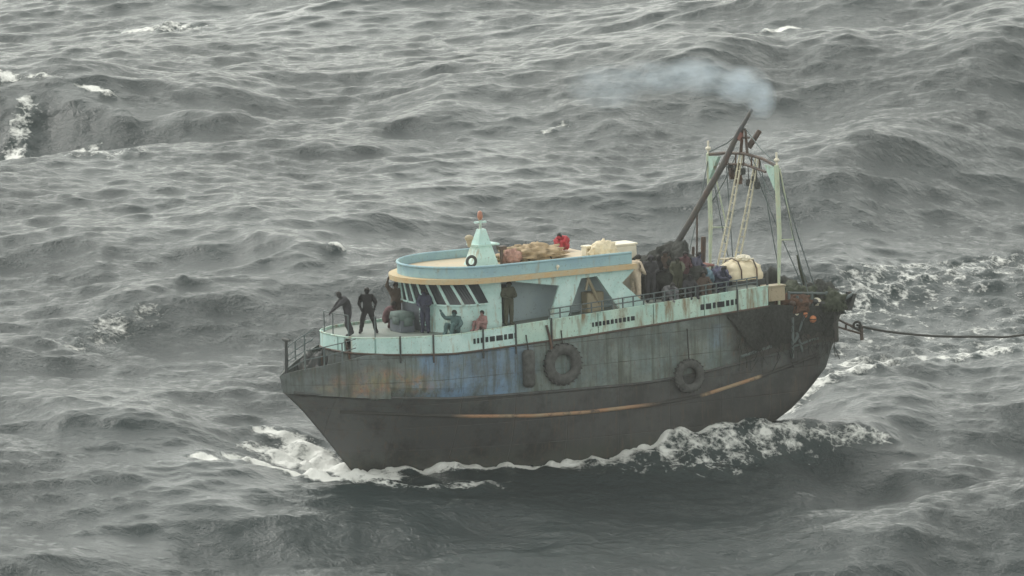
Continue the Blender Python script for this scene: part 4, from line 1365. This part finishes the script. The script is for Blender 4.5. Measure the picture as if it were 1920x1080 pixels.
ridge([(-38.8, -6.0), (-22.6, -2.0), (-20.5, -2.3), (-17.4, -2.4)], .6, 2.4, 7, 3)
ridge([(-39.1, -31.2), (-21.5, -24.5), (-18.8, -21.3), (-14.9, -17.4), (-8.0, -14.0), (-3.9, -11.8)], .8, 3.2, 8, 6)
ridge([(10.1, -15.8), (16.8, -10.6), (30.9, -6.8)], 1.1, 4.5, 9, 4)
ridge([(-5.2, 65.7), (-1.7, 66.7), (1.8, 62.9)], .6, 4, 9, 4)

# hull footprint in world coordinates: damp the sea close to the hull, foam against the plates
WL = []
for i in range(60):
    x = 10.1 - 19.4 * i / 59
    WL.append((x, max(.05, hb(x, -.8))))
inv_m = SHIP_M.inverted()
sx_ = inv_m[0][0] * X + inv_m[0][1] * Y + inv_m[0][3]
sy_ = inv_m[1][0] * X + inv_m[1][1] * Y + inv_m[1][3]
wx = np.array([p[0] for p in WL])[::-1]; wy = np.array([p[1] for p in WL])[::-1]
half = np.interp(sx_, wx, wy)
ex = np.maximum(0, np.maximum(sx_ - 10.1, -9.3 - sx_))
dist = np.hypot(np.maximum(0, np.abs(sy_) - half), ex)
damp = np.clip(dist / 7, 0, 1)
damp = damp * damp * (3 - 2 * damp)
keep = .16 + .84 * damp
H *= keep; DX *= keep; DY *= keep
H += HS * (.45 + .55 * damp)
# local level along the hull: lower at the bow foot, raised amidships, trough under the counter
lvl = np.interp(sx_, [-12, -9.5, -6, 0, 6, 10.5], [-.15, -.2, 0, .2, .02, -.15])
H += lvl * (1 - damp)
# quarter wave thrown up along the port side
hump = np.interp(sx_, [-13, -10.5, -9.0, -7.6, -5.8, -3.6, -1.5, -.2, 1.5], [0, .55, 1.05, 1.2, 1.15, .95, .58, .15, 0])
H += hump * np.where(sy_ > 2.75, np.exp(-((sy_ - 2.75) / 1.45) ** 2), np.exp(-((sy_ - 2.75) / 1.9) ** 2))

# foam field: waterline wash, bow wave, quarter wash, stern wake, broken crests
F = np.zeros_like(X)
def stroke(pts, r, s=1.0, taper=True):
    global F
    best = np.full_like(X, 1e9); tt = np.zeros_like(X)
    n = len(pts) - 1
    bx0, bx1 = min(p[0] for p in pts) - 4 * r, max(p[0] for p in pts) + 4 * r
    by0, by1 = min(p[1] for p in pts) - 4 * r, max(p[1] for p in pts) + 4 * r
    sel = np.where((X > bx0) & (X < bx1) & (Y > by0) & (Y < by1))[0]
    if not len(sel):
        return
    xs, ys = X[sel], Y[sel]
    bst = np.full(len(sel), 1e9)
    for a, b in zip(pts, pts[1:]):
        vx, vy = b[0] - a[0], b[1] - a[1]
        t = np.clip(((xs - a[0]) * vx + (ys - a[1]) * vy) / (vx * vx + vy * vy), 0, 1)
        bst = np.minimum(bst, np.hypot(xs - a[0] - t * vx, ys - a[1] - t * vy))
    F[sel] = np.maximum(F[sel], s * np.exp(-(bst / r) ** 2))
port_edge = np.exp(-(np.maximum(0, sy_ - half - .05) / np.interp(sx_, [-9, -2, 4, 10], [.9, .8, .62, .6])) ** 2) * (np.abs(ex) < .01) * (sy_ > 0)
F = np.maximum(F, port_edge * np.interp(sx_, [-9.3, -7, 0, 4, 10], [.35, .6, .95, 1.15, 1.1]))
stbd_edge = np.exp(-(np.maximum(0, -sy_ - half) / 1.2) ** 2) * (np.abs(ex) < .01) * (sy_ < 0)
F = np.maximum(F, stbd_edge * .8)
stroke([(-8.2, -6.5), (-9.2, -5.2), (-10.9, -4.9)], 1.5, 1.15)
stroke([(-8.6, -8.2), (-10.5, -8.0), (-12.9, -7.5)], .75, 1.1)
stroke([(-8.9, -5.8), (-10.6, -2.4), (-12.3, -1.9)], .8, .9)
stroke([(-9.5, -4.4), (-11, -3.4), (-12.4, -4.6)], 1.0, .7)
stroke([(-8.4, -8.9), (-6, -8.6), (-3.5, -7.2)], .7, .55)
def sp(x, y):                                   # ship plan coordinates to world
    q = SHIP_M @ Vector((x, y, -.85))
    return (q.x, q.y)
stroke([sp(2.2, 3.2), sp(.2, 3.5), sp(-1.8, 3.7), sp(-4, 3.75), sp(-6, 3.6), sp(-8, 3.3)], .8, .62)
stroke([sp(-1, 4.5), sp(-3, 4.7), sp(-5, 4.5), sp(-7.5, 4.1)], .8, .47)
stroke([sp(.5, 4.2), sp(-1.5, 4.9), sp(-3.6, 5.4)], .7, .42)
stroke([(8.0, 8.8), (9.2, 10.8), (10.4, 12.6), (12.5, 15.0)], .9, .7)
stroke([sp(-8, 3.6), sp(-9.5, 3.9), sp(-11, 4.0)], .8, .6)
stroke([(11.0, 18.9), (13.4, 21.7), (18.5, 27.4), (30.2, 39.5)], 1.6, .46)
stroke([(10.6, 15.1), (13.2, 16.9), (15.5, 18.2), (18.1, 19.6), (30.4, 25.3)], 1.1, .64)
stroke([(9.5, 13.5), (14.0, 19.4), (22.1, 26.5)], 3.2, .38)
stroke([(11.2, 27.7), (12.7, 33.2), (14.4, 35.8), (17.7, 39.1), (27.9, 48.8)], 2.0, .52)
stroke([(11.5, 27.4), (13.7, 31.1), (18.9, 37.4), (28.0, 45.8)], 1.8, .48)
stroke([(10.0, 23.7), (14.9, 29.4), (24.0, 39.7)], 4.5, .36)
stroke([(-26.4, 67.1), (-25.4, 66.4)], .9, 1.1)
stroke([(-24.0, 66.4), (-23.2, 66.0)], .5, .7)
stroke([(-21.6, 65.0), (-20.6, 64.4)], .45, 1.1)
stroke([(-25.3, 55.7), (-24.5, 60.1), (-24.0, 62.8)], .6, .62)
stroke([(-21.8, 56.2), (-21.2, 59.4)], .4, .6)
stroke([(9.3, 86.4), (10.3, 87.0)], .7, 1.2)
stroke([(-22.0, 53.0), (-20.8, 50.3), (-18.9, 51.8)], 1.2, .45)
stroke([(-19.9, 11.3), (-18.9, 15.0), (-17.9, 17.1)], 1.3, .5)
stroke([(-14.4, -8.9), (-13.9, -8.7)], .45, 1.0)
stroke([(-20.8, 101.3), (-18.1, 98.4)], 1.3, .6)
stroke([(-10.2, 29.3), (-9.9, 29.4)], .3, .85)
stroke([(-1.2, 61.5), (-0.4, 62.5)], .5, .6)
# whitecaps where the summed sea is steepest
inner = dout < 1
sd = steep[inner].std()
F = np.maximum(F, .8 * np.clip((steep * keep / sd - 3.05) / .8, 0, 1))
F[dist < .001] = 0
# churned surface where there is foam
rough_n = np.zeros_like(X)
for L in (1.9, 1.2, .8, .6):
    for q in range(3):
        th = RNG.uniform(0, 2 * pi)
        rough_n += L * .04 * np.cos(2 * pi / L * (X * cos(th) + Y * sin(th)) + RNG.uniform(0, 6))
H += np.clip(F, 0, 1) * (.07 + rough_n * 1.1)

co = np.empty((len(X), 3))
co[:, 0] = X + DX; co[:, 1] = Y + DY; co[:, 2] = H
idx = np.arange(NX * NY).reshape(NY, NX)
quads = np.stack([idx[:-1, :-1], idx[:-1, 1:], idx[1:, 1:], idx[1:, :-1]], -1).reshape(-1, 4)
me = bpy.data.meshes.new("sea")
me.vertices.add(len(co)); me.vertices.foreach_set("co", co.ravel())
nf = len(quads)
me.loops.add(nf * 4); me.loops.foreach_set("vertex_index", quads.ravel().astype(np.int32))
me.polygons.add(nf)
me.polygons.foreach_set("loop_start", np.arange(0, nf * 4, 4, dtype=np.int32))
me.polygons.foreach_set("loop_total", np.full(nf, 4, dtype=np.int32))
me.update(calc_edges=True)
me.polygons.foreach_set("use_smooth", np.ones(nf, dtype=bool))
at = me.attributes.new("foam", 'FLOAT', 'POINT')
at.data.foreach_set("value", F.astype(np.float32))

def sea_mat():
    m, nn, ll, b = nodes_of("storm_sea_water")
    geo = nn.new("ShaderNodeTexCoord").outputs['Object']
    an = nn.new("ShaderNodeAttribute"); an.attribute_name = "foam"
    nA = noise_n(nn, ll, geo, 1.3, 7, .68, (1.0, .8, 1.0))
    nB = noise_n(nn, ll, geo, 5.0, 8, .78)
    vo = nn.new("ShaderNodeTexVoronoi"); vo.feature = 'DISTANCE_TO_EDGE'; vo.inputs['Scale'].default_value = 1.6
    wv = nn.new("ShaderNodeVectorMath"); wv.operation = 'ADD'
    nz = nn.new("ShaderNodeTexNoise"); nz.inputs['Scale'].default_value = 1.2; nz.inputs['Detail'].default_value = 4
    ll.new(geo, nz.inputs['Vector']); ll.new(geo, wv.inputs[0]); ll.new(nz.outputs['Color'], wv.inputs[1])
    ll.new(wv.outputs[0], vo.inputs['Vector'])
    lace = ramp(nn, ll, vo.outputs['Distance'], .16, .0)
    th = math_n(nn, ll, 'ADD', math_n(nn, ll, 'MULTIPLY', nA, 1.7), math_n(nn, ll, 'MULTIPLY', nB, 1.1))
    th = math_n(nn, ll, 'SUBTRACT', th, .72)
    th = math_n(nn, ll, 'SUBTRACT', th, math_n(nn, ll, 'MULTIPLY', lace, .2))
    df = math_n(nn, ll, 'SUBTRACT', math_n(nn, ll, 'MULTIPLY', an.outputs['Fac'], 1.25), th)
    mask = ramp(nn, ll, df, -.05, .3)
    thin = math_n(nn, ll, 'MULTIPLY', ramp(nn, ll, an.outputs['Fac'], .1, .9), .22)        # aerated milky water under the foam
    wat = mixrgb(nn, ll, (.019, .031, .033), (.10, .145, .14), thin)
    col = mixrgb(nn, ll, wat, (.78, .79, .76), mask)
    ll.new(col, b.inputs['Base Color'])
    ll.new(math_n(nn, ll, 'ADD', .12, math_n(nn, ll, 'MULTIPLY', mask, .6)), b.inputs['Roughness'])
    b.inputs['IOR'].default_value = 1.333
    n1 = noise_n(nn, ll, geo, 2.4, 6, .62, (1.0, .7, 1.0))
    n2 = noise_n(nn, ll, geo, 9.0, 3, .6)
    hgt = math_n(nn, ll, 'ADD', n1, math_n(nn, ll, 'MULTIPLY', n2, .22))
    hgt = math_n(nn, ll, 'ADD', hgt, math_n(nn, ll, 'MULTIPLY', mask, .25))
    bp = nn.new("ShaderNodeBump")
    gust = noise_n(nn, ll, geo, .09, 3, .6, (1, .5, 1))                  # wind patches: ruffled and smoother water
    ll.new(math_n(nn, ll, 'ADD', .25, math_n(nn, ll, 'MULTIPLY', ramp(nn, ll, gust, .35, .65), .75)), bp.inputs['Strength'])
    bp.inputs['Distance'].default_value = .28
    ll.new(hgt, bp.inputs['Height'])
    ll.new(bp.outputs[0], b.inputs['Normal'])
    return m
me.materials.append(sea_mat())
sea = bpy.data.objects.new("sea", me)
COL.objects.link(sea)
tag(sea, "rough grey sea with swell and foam streaks", kind='structure')

# ------------------------------------------------------------------ exhaust smoke drifting from the boom head
m_ = MB()
cl = [((7.05, 4.05, 13.15), (.6, .7, .75)), ((6.3, 3.7, 13.75), (1.1, .9, .75)), ((4.5, 3.2, 14.2), (1.5, .9, .75)), ((2.8, 2.8, 14.2), (1.5, .8, .7)), ((1.0, 2.4, 13.9), (1.6, .8, .9))]
m_.add([(-1.6, 1.2, 12.0), (8.3, 1.2, 12.0), (8.3, 5.4, 12.0), (-1.6, 5.4, 12.0), (-1.6, 1.2, 16.0), (8.3, 1.2, 16.0), (8.3, 5.4, 16.0), (-1.6, 5.4, 16.0)],
       [(3, 2, 1, 0), (4, 5, 6, 7), (0, 1, 5, 4), (1, 2, 6, 5), (2, 3, 7, 6), (3, 0, 4, 7)])
sm = bpy.data.materials.new("pale_smoke"); sm.use_nodes = True
nn, ll = sm.node_tree.nodes, sm.node_tree.links
nn.clear()
out = nn.new("ShaderNodeOutputMaterial"); pv = nn.new("ShaderNodeVolumePrincipled")
pv.inputs['Color'].default_value = (.80, .91, 1, 1)
tc = nn.new("ShaderNodeTexCoord").outputs['Object']
tot = None
for (c, r), dens in zip(cl, (.9, .8, .62, .48, .34)):
    mp = nn.new("ShaderNodeMapping"); mp.vector_type = 'POINT'
    sc_ = tuple(1 / (q * 1.15) for q in r)
    mp.inputs['Scale'].default_value = sc_
    mp.inputs['Location'].default_value = tuple(-a * b for a, b in zip(c, sc_))
    ll.new(tc, mp.inputs['Vector'])
    ln = nn.new("ShaderNodeVectorMath"); ln.operation = 'LENGTH'
    ll.new(mp.outputs[0], ln.inputs[0])
    v = math_n(nn, ll, 'MULTIPLY', ramp(nn, ll, ln.outputs['Value'], 1.0, .1), dens)
    tot = v if tot is None else math_n(nn, ll, 'MAXIMUM', tot, v)
nz = noise_n(nn, ll, tc, 1.5, 6, .68, (.7, 1, 1.5))
d_ = math_n(nn, ll, 'MULTIPLY', tot, math_n(nn, ll, 'MULTIPLY', ramp(nn, ll, nz, .34, .70), 2.6))
ll.new(d_, pv.inputs['Density'])
ll.new(pv.outputs[0], out.inputs['Volume'])
so = m_.build("smoke", sm)
tag(so, "thin pale exhaust smoke drifting from the top of the boom", "smoke", kind='stuff')

# ------------------------------------------------------------------ air
hz = MB().add([(x, y, z) for z in (-9, 96) for x, y in ((-7000, -7000), (7000, -7000), (7000, 7000), (-7000, 7000))],
              [(3, 2, 1, 0), (4, 5, 6, 7), (0, 1, 5, 4), (1, 2, 6, 5), (2, 3, 7, 6), (3, 0, 4, 7)])
hm = bpy.data.materials.new("sea_haze"); hm.use_nodes = True
nn, ll = hm.node_tree.nodes, hm.node_tree.links
nn.clear()
out = nn.new("ShaderNodeOutputMaterial"); pv = nn.new("ShaderNodeVolumePrincipled")
pv.inputs['Color'].default_value = (.95, .95, .92, 1)
pv.inputs['Density'].default_value = 0.0001
pv.inputs['Anisotropy'].default_value = 0.2
ll.new(pv.outputs[0], out.inputs['Volume'])
ho = hz.build("haze", hm)
tag(ho, kind='stuff')
